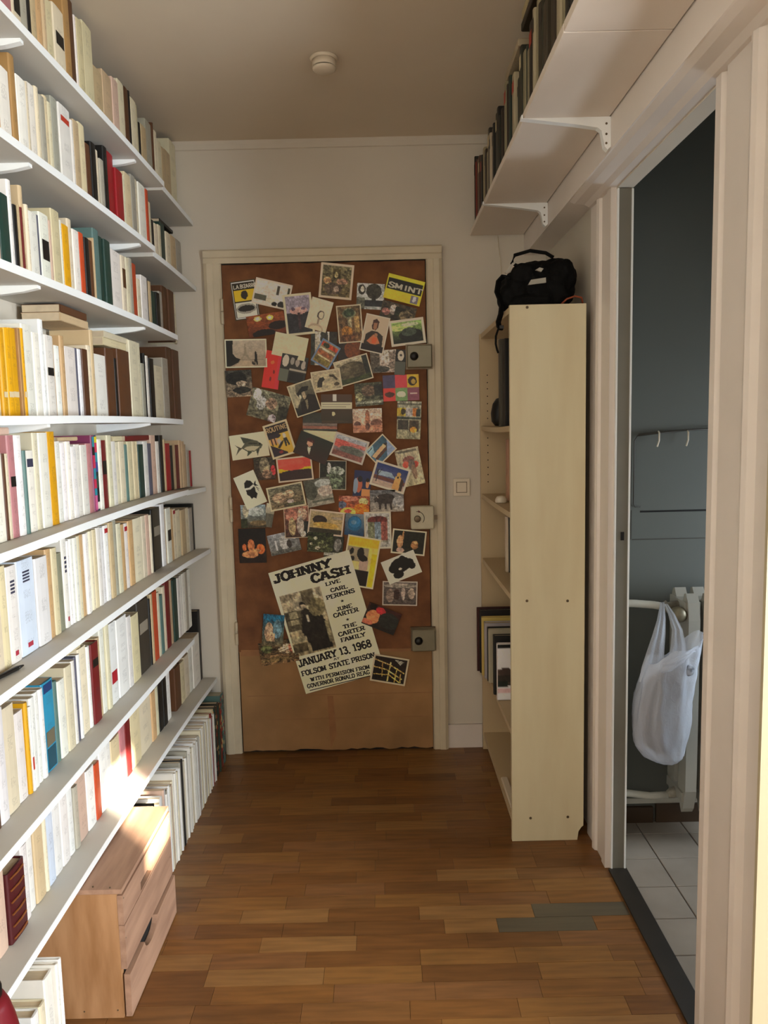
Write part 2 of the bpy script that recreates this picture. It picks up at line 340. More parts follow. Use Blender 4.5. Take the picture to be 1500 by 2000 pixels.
# ---------------------------------------------------------------- print: block lettering and pictures
V, H_ = 1.0, .62
G = {  # glyph strokes on a unit box: lists of points; 'w' advance
'A': (1.0, [[(0.08, 0), (.42, 1)], [(.5, 1), (.88, 0)], [(.25, .33), (.72, .33)]]), 'C': (.9, [[(.82, .72), (.72, .93), (.5, 1), (.22, .88), (.12, .5), (.22, .12), (.5, 0), (.74, .08), (.84, .28)]]),
'D': (.95, [[(.2, 0), (.2, 1)], [(.2, 1), (.55, 1), (.8, .8), (.86, .5), (.8, .2), (.55, 0), (.2, 0)]]), 'E': (.85, [[(.2, 0), (.2, 1)], [(.2, 1), (.78, 1), (.78, .82)], [(.2, .52), (.6, .52)], [(.2, 0), (.8, 0), (.8, .2)]]),
'F': (.82, [[(.2, 0), (.2, 1)], [(.2, 1), (.78, 1), (.78, .8)], [(.2, .5), (.6, .5)]]), 'G': (.95, [[(.82, .74), (.7, .94), (.48, 1), (.22, .88), (.12, .5), (.22, .12), (.5, 0), (.78, .1), (.78, .42), (.56, .42)]]),
'H': (1.0, [[(.18, 0), (.18, 1)], [(.82, 0), (.82, 1)], [(.18, .5), (.82, .5)]]), 'I': (.5, [[(.25, 0), (.25, 1)]]), 'J': (.75, [[(.55, 1), (.55, .2), (.42, 0), (.22, 0), (.12, .15), (.14, .3)]]),
'K': (1.0, [[(.2, 0), (.2, 1)], [(.8, 1), (.26, .42)], [(.42, .58), (.82, 0)]]), 'L': (.82, [[(.2, 0), (.2, 1)], [(.2, 0), (.78, 0), (.78, .22)]]), 'M': (1.15, [[(.15, 0), (.15, 1)], [(.15, 1), (.5, .15), (.85, 1)], [(.85, 1), (.85, 0)]]),
'N': (1.0, [[(.17, 0), (.17, 1)], [(.17, 1), (.82, 0)], [(.82, 0), (.82, 1)]]), 'O': (.95, [[(.5, 1), (.22, .88), (.12, .5), (.22, .12), (.5, 0), (.78, .12), (.88, .5), (.78, .88), (.5, 1)]]),
'P': (.9, [[(.2, 0), (.2, 1)], [(.2, 1), (.62, 1), (.8, .85), (.8, .62), (.62, .46), (.2, .46)]]), 'R': (.98, [[(.2, 0), (.2, 1)], [(.2, 1), (.62, 1), (.8, .85), (.8, .64), (.62, .5), (.2, .5)], [(.5, .5), (.84, 0)]]),
'S': (.85, [[(.76, .76), (.66, .95), (.42, 1), (.18, .88), (.18, .66), (.42, .54), (.68, .42), (.78, .22), (.6, .02), (.36, 0), (.16, .1), (.12, .28)]]), 'T': (.88, [[(.45, 0), (.45, 1)], [(.1, .78), (.1, 1), (.8, 1), (.8, .78)]]),
'U': (.98, [[(.18, 1), (.18, .25), (.32, .03), (.5, 0), (.68, .03), (.82, .25), (.82, 1)]]), 'V': (1.0, [[(.1, 1), (.48, 0)], [(.54, 0), (.9, 1)]]), 'W': (1.3, [[(.08, 1), (.32, 0)], [(.32, 0), (.5, .9)], [(.5, .9), (.7, 0)], [(.7, 0), (.94, 1)]]),
'Y': (1.0, [[(.12, 1), (.5, .45)], [(.88, 1), (.5, .45)], [(.5, .45), (.5, 0)]]), 'Z': (.85, [[(.15, .8), (.15, 1), (.75, 1), (.15, 0), (.78, 0), (.78, .2)]]), 'B': (.92, [[(.2, 0), (.2, 1)], [(.2, 1), (.6, 1), (.76, .86), (.76, .66), (.58, .53), (.2, .53)], [(.58, .53), (.82, .4), (.82, .15), (.62, 0), (.2, 0)]]),
'1': (.6, [[(.14, .8), (.34, 1), (.34, 0)]]), '3': (.82, [[(.16, .85), (.4, 1), (.68, .9), (.68, .64), (.42, .53), (.72, .4), (.74, .12), (.42, 0), (.14, .14)]]), '6': (.85, [[(.7, .88), (.5, 1), (.25, .88), (.14, .5), (.2, .1), (.46, 0), (.74, .12), (.74, .44), (.48, .56), (.2, .42)]]),
'8': (.85, [[(.44, .54), (.2, .68), (.22, .92), (.44, 1), (.68, .92), (.7, .68), (.44, .54), (.16, .4), (.16, .1), (.44, 0), (.74, .1), (.74, .4), (.44, .54)]]), '9': (.85, [[(.18, .12), (.4, 0), (.65, .12), (.76, .5), (.7, .9), (.44, 1), (.16, .88), (.16, .58), (.42, .46), (.7, .58)]]),
',': (.4, [[(.2, .08), (.14, -.16)]]), '.': (.4, [[(.2, 0), (.2, .1)]]), ':': (.45, [[(.22, .15), (.22, .3)], [(.22, .65), (.22, .8)]]), ' ': (.5, [])}
def lettering(txt, wt, slab):
    quads = []; x = 0
    if txt == '*':
        p = [(.5+.5*math.sin(i*math.pi/5)*(1 if i % 2 == 0 else .42), .45+.5*math.cos(i*math.pi/5)*(1 if i % 2 == 0 else .42)) for i in range(10)]
        for i in range(10): quads.append([(.5, .45), p[i], p[(i+1) % 10]])
        return quads, 1.0
    for ch in txt:
        adv, strokes = G[ch]
        for s_ in strokes:
            for (a, b) in zip(s_[:-1], s_[1:]):
                dx, dy = b[0]-a[0], b[1]-a[1]; L_ = math.hypot(dx, dy); ux, uy = dx/L_, dy/L_
                w_ = wt*(abs(uy)**1.0*1.0+abs(ux)*.55)/1.05/2
                e = wt*.2; px, py = -uy*w_, ux*w_
                a2 = (a[0]-ux*e, a[1]-uy*e*(abs(uy) < .5)); b2 = (b[0]+ux*e, b[1]+uy*e*(abs(uy) < .5))
                quads.append([(x+a2[0]+px, a2[1]+py), (x+b2[0]+px, b2[1]+py), (x+b2[0]-px, b2[1]-py), (x+a2[0]-px, a2[1]-py)])
            if slab and ch not in ',.:':
                for (q, nb) in ((s_[0], s_[1]), (s_[-1], s_[-2])):
                    if q[1] in (0, 1) and abs(nb[1]-q[1]) > .3:
                        t = wt*.62; y0 = 0 if q[1] == 0 else 1-t; hw = wt*.5+.10
                        quads.append([(x+q[0]-hw, y0), (x+q[0]+hw, y0), (x+q[0]+hw, y0+t), (x+q[0]-hw, y0+t)])
        x += adv
    return quads, x
def put_text(parent, txt, p0, p1, h, wt, slab, ydepth, m, thick=.0002):
    q, wd = lettering(txt, wt, slab); L_ = math.hypot(p1[0]-p0[0], p1[1]-p0[1]); ux, uz = (p1[0]-p0[0])/L_, (p1[1]-p0[1])/L_
    sx = L_/wd; mb = MB()
    for k, poly in enumerate(q):
        dd = ydepth-.000004*(k % 7)
        mb.quad(*[(p0[0]+ux*a*sx-uz*b*h, dd, p0[1]+uz*a*sx+ux*b*h) for a, b in poly])
    return mb.build('lettering', m, parent, fixn=False)
def hashn(x, y, s):
    v = math.sin(x*127.1+y*311.7+s*74.7)*43758.5453; return v-math.floor(v)
def vn(x, y, s):
    xi, yi = math.floor(x), math.floor(y); fx, fy = x-xi, y-yi; fx = fx*fx*(3-2*fx); fy = fy*fy*(3-2*fy)
    a = hashn(xi, yi, s); b = hashn(xi+1, yi, s); c = hashn(xi, yi+1, s); d = hashn(xi+1, yi+1, s)
    return (a*(1-fx)+b*fx)*(1-fy)+(c*(1-fx)+d*fx)*fy
def rgb(h): return [int(h[i:i+2], 16)/255 for i in (0, 2, 4)]
def picture(spec, seed):
    ops = []; texts = []; border = None
    for s_ in spec.split('|'):
        t = s_.split()
        if t[0] == 'b': border = (rgb(t[1]), float(t[2]))
        elif t[0] == 'T': texts.append(t[1:])
        elif t[0] == 'g': ops.append(('g', rgb(t[1]), rgb(t[2])))
        elif t[0] in 're': ops.append((t[0], *[float(v) for v in t[1:5]], rgb(t[5])))
        elif t[0] == 'p': ops.append(('p', [(float(t[i]), float(t[i+1])) for i in range(2, len(t), 2)], rgb(t[1])))
        elif t[0] == 'l': ops.append(('l', *[float(v) for v in t[1:6]], rgb(t[6])))
        elif t[0] == 'n': ops.append(('n', float(t[1]), float(t[2])))
    def col(u, v, asp):
        if border:
            bf = border[1]; bu = bf if asp < 1 else bf/asp*1.0; bv = bf*asp if asp < 1 else bf
            bu = bf; bv = bf*asp
            if u < bu or u > 1-bu or v < bv or v > 1-bv: return [min(.93, x*1.1) for x in border[0]]
            u = (u-bu)/(1-2*bu); v = (v-bv)/(1-2*bv)
        c = [0, 0, 0]; am = 0; fr_ = 8
        wu = (vn(u*16, v*16, seed+3)-.5)*.022; wv = (vn(u*16, v*16, seed+5)-.5)*.022
        for o in ops:
            if o[0] == 'g': c = [a*(1-v)+b*v for a, b in zip(o[1], o[2])]
            elif o[0] == 'r':
                if o[1] <= u <= o[3] and o[2] <= v <= o[4]: c = o[5]
            elif o[0] == 'p':
                P = o[1]; ins = False
                for q in range(len(P)):
                    (ax, ay), (bx, by) = P[q], P[q-1]
                    if (ay > v) != (by > v) and u < (bx-ax)*(v-ay)/(by-ay)+ax: ins = not ins
                if ins: c = o[2]
            elif o[0] == 'l':
                dx, dy = o[3]-o[1], o[4]-o[2]; tq = max(0, min(1, ((u-o[1])*dx+(v-o[2])*dy)/(dx*dx+dy*dy)))
                if math.hypot(u-o[1]-dx*tq, v-o[2]-dy*tq) < o[5]: c = o[6]
            elif o[0] == 'e':
                if ((u+wu-o[1])/o[3])**2+((v+wv-o[2])/o[4])**2 < 1: c = o[5]
            else: am, fr_ = o[1], o[2]
        f = 1+am*(1.7*(vn(u*fr_, v*fr_, seed)-.5)+1.7*(vn(u*fr_*2.7, v*fr_*2.7, seed+9)-.5)+1.6*(vn(u*fr_*5.5, v*fr_*4.5, seed+19)-.5)+1.2*(am > .1)*(.5 if vn(u*fr_*1.4+7, v*fr_*1.9, seed+29) > .62 else -.25))
        f *= 1.26
        return [min(.93, max(0, x*f)) for x in c]
    return col, texts
def sheet(name, cx, cz, w_, h_, ang, ybase, spec, seed, parent=None, thick=.0005, n=1500, curl=.0015):
    col, texts = picture(spec, seed)
    nx = max(8, int(math.sqrt(n*w_/h_))); ny = max(8, int(n/nx)); ca, sa = math.cos(ang), math.sin(ang); mb = MB(); cols = []
    k1 = hashn(seed, 3, 1)*curl; k2 = hashn(seed, 7, 1)*curl
    for j in range(ny+1):
        for i in range(nx+1):
            u, v = i/nx, j/ny; lx, lz = (u-.5)*w_, (.5-v)*h_
            lift = k1*max(0, u-.75)*4*max(0, v-.6)*2.5+k2*max(0, .3-u)*3*max(0, .4-v)*2.5
            mb.v.append((cx+lx*ca-lz*sa, ybase-lift, cz+lx*sa+lz*ca)); cols.append(col(u, v, w_/h_))
    for j in range(ny):
        for i in range(nx):
            a = j*(nx+1)+i; mb.f.append((a, a+nx+1, a+nx+2, a+1))
    # back and rim give the sheet its thickness
    nb = len(mb.v); c4 = [(0, 0), (nx, 0), (nx, ny), (0, ny)]
    for (i, j) in c4:
        p = mb.v[j*(nx+1)+i]; mb.v.append((p[0], ybase+thick, p[2])); cols.append(cols[j*(nx+1)+i])
    mb.f.append((nb, nb+1, nb+2, nb+3))
    for k in range(4):
        a = c4[k]; b = c4[(k+1) % 4]; mb.f.append((a[1]*(nx+1)+a[0], b[1]*(nx+1)+b[0], nb+(k+1) % 4, nb+k))
    o = mb.build(name, M['print'], parent, fixn=False, origin=(cx, ybase, cz))
    ca_ = o.data.color_attributes.new('Col', 'FLOAT_COLOR', 'POINT')
    for i, c in enumerate(cols): ca_.data[i].color = (lin(c[0]), lin(c[1]), lin(c[2]), 1)
    for t in texts:
        tx, x, y_, wd, hh, hc = t[0], *[float(q) for q in t[1:5]], t[5]
        lx0, lz0 = (x-.5)*w_, (.5-y_-hh*.0)*h_; lx1 = (x+wd-.5)*w_
        hgt = hh*h_*(.62 if tx == 'SMINT' else .8)
        lz0 = (.5-y_)*h_ if tx != 'SMINT' else (.5-.53)*h_
        P = lambda lx, lz: (cx+lx*ca-lz*sa, cz+lx*sa+lz*ca)
        key = 'ink_'+hc
        if key not in M: M[key] = mat(key, hc, .6)
        put_text(o, tx, P(lx0, lz0), P(lx1, lz0), hgt, .24, False, ybase-.0004, M[key])
    return o
CARDS = [(-0.5399, 1.9069, 0.1026, 0.1543, 0.1098, 1, 'g 403a28 403a28|r .04 .03 .96 .97 d8d0b8|r .07 .05 .93 .95 2a2418|r .09 .24 .91 .52 e0a020|e .5 .37 .14 .11 25201a|r .09 .56 .91 .93 cfc6ae|e .5 .72 .4 .13 8a867a|e .5 .72 .33 .08 23211c|T L.A.BIZARRO .1 .2 .9 .12 e0dac6', 'black and yellow card with white block lettering, upper left of door'),
(-0.4305, 1.9275, 0.1497, 0.1022, -0.2402, 2, 'b d8cdbb .04|g cfc2b2 c8bcae|r .0 .62 .35 .85 4c4c40|r .35 .7 .62 .9 b8b09c|e .62 .92 .08 .1 20201c|e .82 .88 .11 .14 25221e|r .62 .1 .7 .5 3a352c|r .93 .1 1 .38 40402f|n .08 9', 'white card with black blocks and hillside, beside the yellow lettered card'),
(-0.3255, 1.8448, 0.1151, 0.1641, 0.0803, 3, 'b e0d2b4 .07|g 8f8896 7a6d78|r 0 .45 1 1 26262a|e .5 .4 .35 .1 b89088|e .3 .35 .08 .05 5a4a58|e .7 .36 .1 .04 60505e|r .45 .45 .55 .9 3c2c30|n .15 10', 'white bordered harbour view with grey sky above dark water'),
(-0.2435, 1.841, 0.0878, 0.1243, -0.2952, 4, 'g cdbca4 c8b69c|e .58 .5 .16 .14 4a4038|e .6 .5 .11 .11 cbb9a0|r .5 .62 .58 .9 8c7c68|e .5 .95 .35 .15 a8967c|e .5 .97 .28 .11 c6b498|n .04 8', 'cream card with a pencil sketch of a head'),
(-0.1701, 1.9714, 0.1331, 0.1376, -0.1193, 2, 'b d6c6ae .06|g 6a6448 50452c|r .35 .1 .62 .42 463e24|e .48 .3 .06 .1 b8a878|e .2 .5 .14 .12 b08860|e .7 .5 .2 .1 8c6c58|e .4 .75 .3 .2 4c4034|e .52 .75 .1 .1 a89484|n .3 9', 'white bordered painting of a busy street, highest on the door'),
(-0.0346, 1.9089, 0.1107, 0.1015, -0.0703, 1, 'g b8bcb8 9aa09c|e .62 .3 .28 .3 36352c|r .55 .4 .7 .8 2c2c24|e .18 .25 .14 .2 2c2a24|e .2 .22 .07 .12 b8b4a4|r .25 .65 1 .88 22262a|r 0 .55 .3 1 56584c|n .2 8', 'grey photo of a tree with a small portrait at its corner'),
(0.1018, 1.9315, 0.1507, 0.0984, -0.2666, 4, 'g d0b830 c8b02e|r .03 .16 .97 .6 1a1a14|r .72 .66 .92 .96 6c6878|e .82 .78 .05 .12 d0ccc8|n .03 8|T SMINT .05 .55 .94 .34 d6d2be', 'yellow card with big black and white lettering at upper right'),
(0.0752, 1.8429, 0.141, 0.0683, -0.2772, 2, 'g 40382c 2c2818|e .35 .4 .1 .3 a8988c|e .15 .6 .12 .2 8c6058|r .4 .2 .7 .7 1c2014|e .75 .6 .2 .3 6c6048|n .35 8', 'dark colourful scene tucked under the yellow lettered card'),
(-0.1206, 1.8021, 0.1003, 0.1494, 0.0543, 3, 'b dccfb4 .05|g 5c4c34 6a4c30|e .5 .2 .26 .12 2c3c2c|e .5 .2 .3 .15 6a6c50|e .5 .19 .24 .11 33402f|r .42 .3 .58 .6 8c8468|r .7 .3 .92 .75 94784c|e .35 .72 .25 .16 a06c30|r .1 .8 .7 1 5c3c24|n .25 9', 'tall card of a painted hall with a green arch'),
(-0.0208, 1.7599, 0.0981, 0.1478, -0.2361, 5, 'b ddd0bc .04|g b8a890 ae9e88|p 3c241c .3 .3 .32 .12 .46 .07 .6 .14 .58 .32 .5 .4 .34 .38|p 94684c .36 .2 .52 .18 .54 .32 .46 .4 .38 .34|p 2c241c .08 1 .1 .55 .35 .42 .6 .42 .88 .52 .95 1|p b06c48 .2 .74 .45 .52 .62 .56 .8 .74 .6 .8 .4 .8|p c05830 .4 .66 .5 .58 .66 .62 .62 .76 .46 .78|e .56 .52 .08 .05 94684c|r 0 .82 1 1 1c120e', 'photo of a dark haired woman in black holding something orange'),
(0.1114, 1.7647, 0.1408, 0.103, 0.1045, 5, 'b d8d0bc .07|g 88a860 141810|e .3 .25 .4 .18 a0b868|e .6 .15 .3 .1 b8c898|e .6 .65 .4 .3 181c16|e .55 .5 .25 .2 3a4438|n .15 7', 'white bordered photo with green light streaking over dark ground'),
(-0.4581, 1.8075, 0.1539, 0.085, 0.1324, 2, 'g 80421c 582a14|e .3 .18 .1 .12 e8b468|e .3 .18 .05 .07 fff0c0|e .62 .2 .09 .12 e8b050|e .62 .2 .04 .06 fff0c0|e .8 .6 .25 .2 1c100c|e .4 .9 .3 .2 180e0a|n .15 7', 'dark orange night card with two glowing lights'),
(-0.5455, 1.6946, 0.1698, 0.114, -0.005, 3, 'b e0d6bc .035|g a89c88 8c7c68|p 1c1c18 0 0 .17 0 .16 .5 .24 .66 .36 .72 .3 .86 .1 1 0 1|p 857a66 .47 .12 .49 .12 .52 .5 .60 .72 .55 .72 .5 .6 .46 .6 .41 .72 .36 .72 .45 .5|l .36 .74 .95 .74 .01 756a58|p 1c1a16 .70 .95 .73 .6 .72 .5 .75 .4 .78 .5 .79 .7 .80 .95 .76 .95 .75 .76 .73 .95|p 242220 .64 .95 .66 .8 .70 .84 .71 .95|p a08e74 .2 1 .36 .78 .6 .8 .7 1|n .06 8', 'black and white photo of a faint tower and a lone walker'),
(-0.365, 1.718, 0.1364, 0.0922, -0.2299, 4, 'g cabf9f c2b696|n .03 5', 'blank cream card above the grey photo of four faces'),
(-0.4406, 1.6261, 0.0678, 0.1506, -0.1827, 3, 'g c8281c d0302a|e .45 .3 .12 .05 d86030|e .6 .55 .05 .05 6a1c18|e .45 .75 .06 .06 7a241c|r .75 .0 1 1 c83038|n .05 6', 'plain bright red card beside the lone walker photo'),
(-0.3557, 1.6271, 0.1085, 0.1108, -0.2175, 4, 'g 2c2c28 24241f|r 0 .55 .35 1 5c6054|e .17 .25 .12 .22 b8b0a0|e .42 .22 .08 .14 8c867a|e .62 .25 .08 .14 948c80|e .85 .3 .08 .16 a0988c|r .36 .5 1 .56 9a9484|r .4 .62 .92 .92 181814', 'black and white card with a row of four faces'),
(-0.2283, 1.707, 0.1064, 0.1348, -0.0506, 1, 'g c4bca8 a8a08c|r 0 0 .15 1 2c3026|e .5 .2 .15 .3 30302a|r .7 0 1 1 2a2820|n .2 8', 'dark and white photo mostly hidden behind the blue edged card'),
(-0.2217, 1.6838, 0.0829, 0.1022, -0.5523, 4, 'b 7890b0 .07|g 8c7450 7c6444|r 0 .05 1 .22 a83c20|e .3 .15 .2 .1 2c3420|r 0 .3 1 .38 cabc98|r 0 .42 .9 .62 8c5434|r .1 .65 .9 .7 d8b888|r 0 .74 1 .95 6c6030|n .2 8', 'tilted card with a blue edge and orange brown bands'),
(-0.1268, 1.6913, 0.0914, 0.0779, 0.0101, 1, 'g 2a2018 1c1612|e .7 .4 .4 .5 6a3818|n .15 5', 'dark brown card under the dark haired woman photo'),
(-0.1114, 1.6171, 0.143, 0.1036, 0.254, 4, 'b d8ccb0 .035|g aca288 2c301c|e .45 .5 .45 .38 4a4432|e .3 .35 .15 .2 5a5240|r .85 .0 1 .8 20241c|r 0 .8 1 1 30381e|n .2 8', 'tilted black and white landscape with trees'),
(0.0136, 1.6504, 0.1099, 0.0904, 0.0319, 2, 'g b8a898 908278|r 0 0 .35 1 4a443a|e .6 .25 .18 .3 c4b8a4|r .7 .1 1 .9 7c7064|e .4 .85 .3 .15 3a3a34|n .3 10', 'grey photo of a church square left of the top lock'),
(0.0806, 1.6449, 0.0428, 0.1016, -0.0927, 3, 'g 5a584c 50524a|r 0 0 1 .48 1c1c18|e .5 .24 .3 .2 b8b0a0|e .5 .22 .12 .05 3a3830|r 0 .5 1 1 4c5048', 'narrow grey strip with a small portrait beside the top lock'),
(-0.2213, 1.5778, 0.1207, 0.0848, 0.1277, 5, 'b d6ccb0 .04|g aca084 a89c7c|p 2c2820 .12 .8 .16 .5 .26 .3 .4 .28 .44 .42 .34 .55 .3 .8|p 3c3424 .62 .2 .78 .22 .92 .5 .86 .56 .74 .36 .62 .3|e .85 .75 .1 .1 4a4030|n .12 6', 'small sepia photo with a bending figure'),
(-0.3149, 1.509, 0.105, 0.1328, 0.2996, 6, 'b d8ccaa .045|g 6a6654 1a1814|p 9c967c 0 0 .3 0 .22 .3 .35 .5 .1 .75 0 .7|p 161410 .25 .28 .55 .12 .85 .16 .75 .28 .5 .3 .3 .42|p a8987c .46 .30 .60 .28 .62 .45 .55 .56 .46 .5|p 1c1610 .3 .6 .5 .55 .7 .4 1 .5 1 1 .2 1|p 7c745c .5 .58 .62 .56 .56 .8 .48 .9|e .36 .42 .05 .07 c0b89c|n .12 6', 'tilted dark photo of a face in profile under a hat'),
(-0.5793, 1.5746, 0.1072, 0.1066, 0.0335, 2, 'g 30302a 847460|e .4 .3 .4 .25 181814|e .6 .75 .35 .12 1c1c18|e .6 .5 .2 .1 988874|n .3 9', 'dark battered photo under the lone walker photo'),
(0.0812, 1.5423, 0.147, 0.105, 0.0184, 2, 'g 46405c 46405c|r .34 0 .67 .5 d04048|r .67 0 1 .5 c8a030|e .82 .25 .12 .18 2c2418|e .84 .27 .06 .1 a88c40|r 0 .5 .34 1 d84038|e .18 .75 .14 .1 4a2c24|r .34 .5 .67 1 6c8c5c|e .5 .75 .12 .12 c8c8a8|r .67 .5 1 1 7c4858|r .75 .7 .95 .76 d0a8a0|n .06 6', 'card of six coloured squares in two rows'),
(-0.051, 1.5196, 0.1137, 0.0931, 0.0571, 2, 'g 3a3c2c 4a4c3c|e .5 .35 .25 .25 5c4c3c|r .7 .1 1 .6 20221c|e .15 .6 .12 .2 8c8c68|r 0 .8 1 .9 808474|n .35 10', 'dark green garden photo left of the six coloured squares'),
(-0.4608, 1.4803, 0.1613, 0.1185, -0.2891, 2, 'g 6c6c58 4c4838|e .3 .45 .12 .25 a8a8a0|e .15 .2 .1 .2 c8ccb8|e .55 .4 .15 .2 8c7460|e .65 .9 .1 .16 a8989c|r .75 .4 1 1 2c2c20|n .35 10', 'grey green photo of statues and rocks'),
(-0.1843, 1.4687, 0.127, 0.1066, -0.0228, 3, 'g 4a3424 332c1c|r .38 0 .5 .25 d0c8b4|r 0 .3 1 .55 c4baa0|r .05 .36 .95 .4 8c8470|r .05 .46 .8 .49 8c8470|e .4 .75 .05 .08 c8b890', 'dark card crossed by a pale strip of small print'),
(0.1107, 1.4103, 0.0984, 0.1539, -0.0537, 2, 'g 8c8c7c 908c70|r 0 .05 1 .1 5c5c50|r 0 .18 .35 .4 b89c38|e .25 .28 .1 .08 3c3420|r .35 .18 .65 .4 a09c98|r .65 .18 .85 .4 c87838|r .8 .2 .98 .4 2c3430|r 0 .42 1 .48 38403a|r .05 .5 .48 .75 38342c|r .52 .5 .92 .8 42382c|e .7 .75 .15 .08 c88c38|n .2 9', 'silvery card with rows of small figures, right side of door'),
(-0.0588, 1.4128, 0.12, 0.0971, 0.0127, 3, 'g cdb8a4 a8745c|e .5 .4 .08 .35 8c5c44|e .15 .65 .12 .12 5a3c34|e .8 .6 .2 .15 7c5444|r 0 .7 1 .9 b87c60|e .5 .75 .08 .15 5c3c30|n .2 9', 'faded pink card of a crowd around a pole'),
(-0.2536, 1.4132, 0.1415, 0.0735, -0.0444, 1, 'g 2c2c22 383c38|r 0 .6 1 .72 6c6058|r 0 .75 1 .9 8c5c4c|n .1 5', 'dark seaside card under the pale strip of small print'),
(-0.1833, 1.4269, 0.1261, 0.0458, -0.0229, 1, 'g 4a3c26 3c3020|e .4 .4 .06 .15 b8a880|n .08 5', 'dark brown card next to the faded pink crowd card'),
(-0.2544, 1.352, 0.1388, 0.046, -0.0671, 1, 'g c8bc98 c0b48e|n .04 4', 'cream card corner above the dark portrait of a woman'),
(-0.5473, 1.3207, 0.1548, 0.1014, 0.1163, 2, 'g c4bca0 bcb498|p 4c4c3c .28 .55 .42 .32 .55 .24 .72 .34 .86 .52 .80 .66 .60 .76 .42 .72|p a8a080 .34 .57 .5 .5 .78 .58 .62 .72 .44 .69|p 3c4034 .36 .38 .30 .10 .46 .18 .62 .28|p 4c4838 .30 .57 .12 .40 .20 .55 .10 .84 .22 .66|p 3c4434 .44 .7 .40 .92 .56 .76|p 3c4034 .66 .72 .68 .94 .76 .68|e .78 .48 .025 .04 14120f|l .5 .4 .7 .44 .02 2c2c24|l .4 .52 .6 .5 .012 6c6850', 'cream card with a drawing of a grey fish'),
(-0.4215, 1.3441, 0.1036, 0.1431, 0.2768, 4, 'b d6c8a4 .07|g d0a040 c89838|r 0 0 1 .32 241c1c|p 2c2428 0 .30 .5 .28 .62 .38 .5 .44 0 .42|p b88c60 .05 .44 .4 .42 .38 .62 .05 .6|l .12 .42 .12 .62 .03 3c2c24|l .28 .42 .28 .62 .03 3c2c24|p a8a090 .36 .5 .5 .46 .56 .6 .4 .66|p 2c2420 .3 .74 .5 .6 .72 .52 .6 .64 .4 .78|e .76 .42 .07 .08 b8b0a0|p 282420 .68 .5 .84 .5 .9 .74 .82 .76 .78 .6 .74 .76 .68 .76|p 2c2228 0 .6 .7 .95 .7 1 0 1|e .4 .9 .1 .05 7c2c2c|T ROUTINE: .06 .24 .94 .17 d0b080', 'yellow and black card headed with block lettering, tilted left'),
(-0.2847, 1.3075, 0.1421, 0.097, -0.3991, 5, 'g 1e2418 301c14|p 341814 .22 .26 .32 .14 .46 .2 .48 .34 .28 .36|p c49478 .28 .30 .42 .26 .46 .42 .38 .54 .28 .44|l .3 .3 .46 .3 .02 4a1c18|p d4bca4 .34 .56 .44 .54 .46 .84 .38 .7|e .37 .47 .03 .015 8c2c24', 'dark portrait card of a pale woman in black'),
(-0.1364, 1.3008, 0.1438, 0.0998, -0.3356, 4, 'b ccc4b8 .05|g a0a8b0 6c4c48|r 0 .22 1 .4 b87068|e .2 .4 .3 .2 c05850|e .6 .6 .4 .2 5c6058|r 0 .75 1 1 7c5048|n .15 8', 'card of a pinkish hilly landscape'),
(-0.0081, 1.2907, 0.0859, 0.1055, -0.8211, 3, 'b d8cbb0 .05|g 2c4858 4c6c80|p 8496b4 .3 0 1 0 1 .5 .6 .2|p d0a47c .35 .22 .55 .2 .62 .9 .42 .95|p 4c342c .55 .2 .72 .3 .78 .95 .62 .9|p 302c28 .33 .24 .45 .08 .58 .2|p 8cacb8 0 .6 .35 .75 .4 1 0 1|l .12 .95 .1 .7 .02 2c2c2c|n .08 7', 'steeply tilted blue card showing a leaning tower block'),
(0.1115, 1.2181, 0.0979, 0.1545, 0.1863, 2, 'g a49c84 a8a080|r .1 .04 .9 .1 605c50|e .5 .3 .25 .1 7c5048|e .35 .42 .14 .09 c05040|e .75 .45 .14 .09 b84c3c|e .6 .45 .14 .15 6c6058|e .65 .65 .1 .2 846c58|n .15 8', 'pale card with a faint red and grey figure'),
(0.0283, 1.1789, 0.1491, 0.1061, -0.3181, 4, 'b dcd0bc .05|g 223264 6c6478|p 8ca0b0 .12 .34 .5 .30 .66 .5 .1 .55|r 0 .58 1 .74 5c3830|r 0 .76 1 1 a89484|p c89458 .64 1 .66 .42 .74 .28 .84 .42 .86 1|e .75 .28 .06 .09 b89450|p 3a2c24 .84 .42 .94 .5 .96 1 .86 1|e .74 .42 .03 .05 201814|l .12 .85 .10 .3 .014 2c2a2c|l .1 .5 .03 .3 .01 2c2a2c|l .11 .55 .2 .25 .01 2c2a2c|n .07 7', 'white bordered card of a yellow tower under a deep blue sky'),
(-0.4876, 1.2262, 0.0869, 0.0929, 0.0481, 3, 'g 302c20 3a2c20|e .5 .4 .25 .4 6c6450|e .6 .5 .12 .1 9a9070|e .9 .6 .12 .22 c03438|e .6 .75 .25 .2 7c6450|n .3 9', 'dark photo of a weathered face with a red patch'),
(-0.3634, 1.2211, 0.1464, 0.1008, 0.0827, 3, 'b d8c8b0 .04|g c84838 a83c38|e .3 .2 .5 .2 d85040|r 0 .45 1 .66 d0a818|e .45 .42 .35 .13 c84a3a|r 0 .62 1 1 30201c|e .6 .6 .5 .06 301f1c|n .06 6', 'card of bold red and yellow bands over dark ground'),
(-0.208, 1.1923, 0.1115, 0.1211, -0.0397, 2, 'b c0b8a0 .025|g 10120c 3c4434|e .35 .25 .08 .2 a8a8a0|e .65 .35 .3 .15 8c9888|e .5 .7 .4 .25 5c6854|r 0 .4 .25 1 181810|n .4 9', 'black and white night photo with a pale spray'),
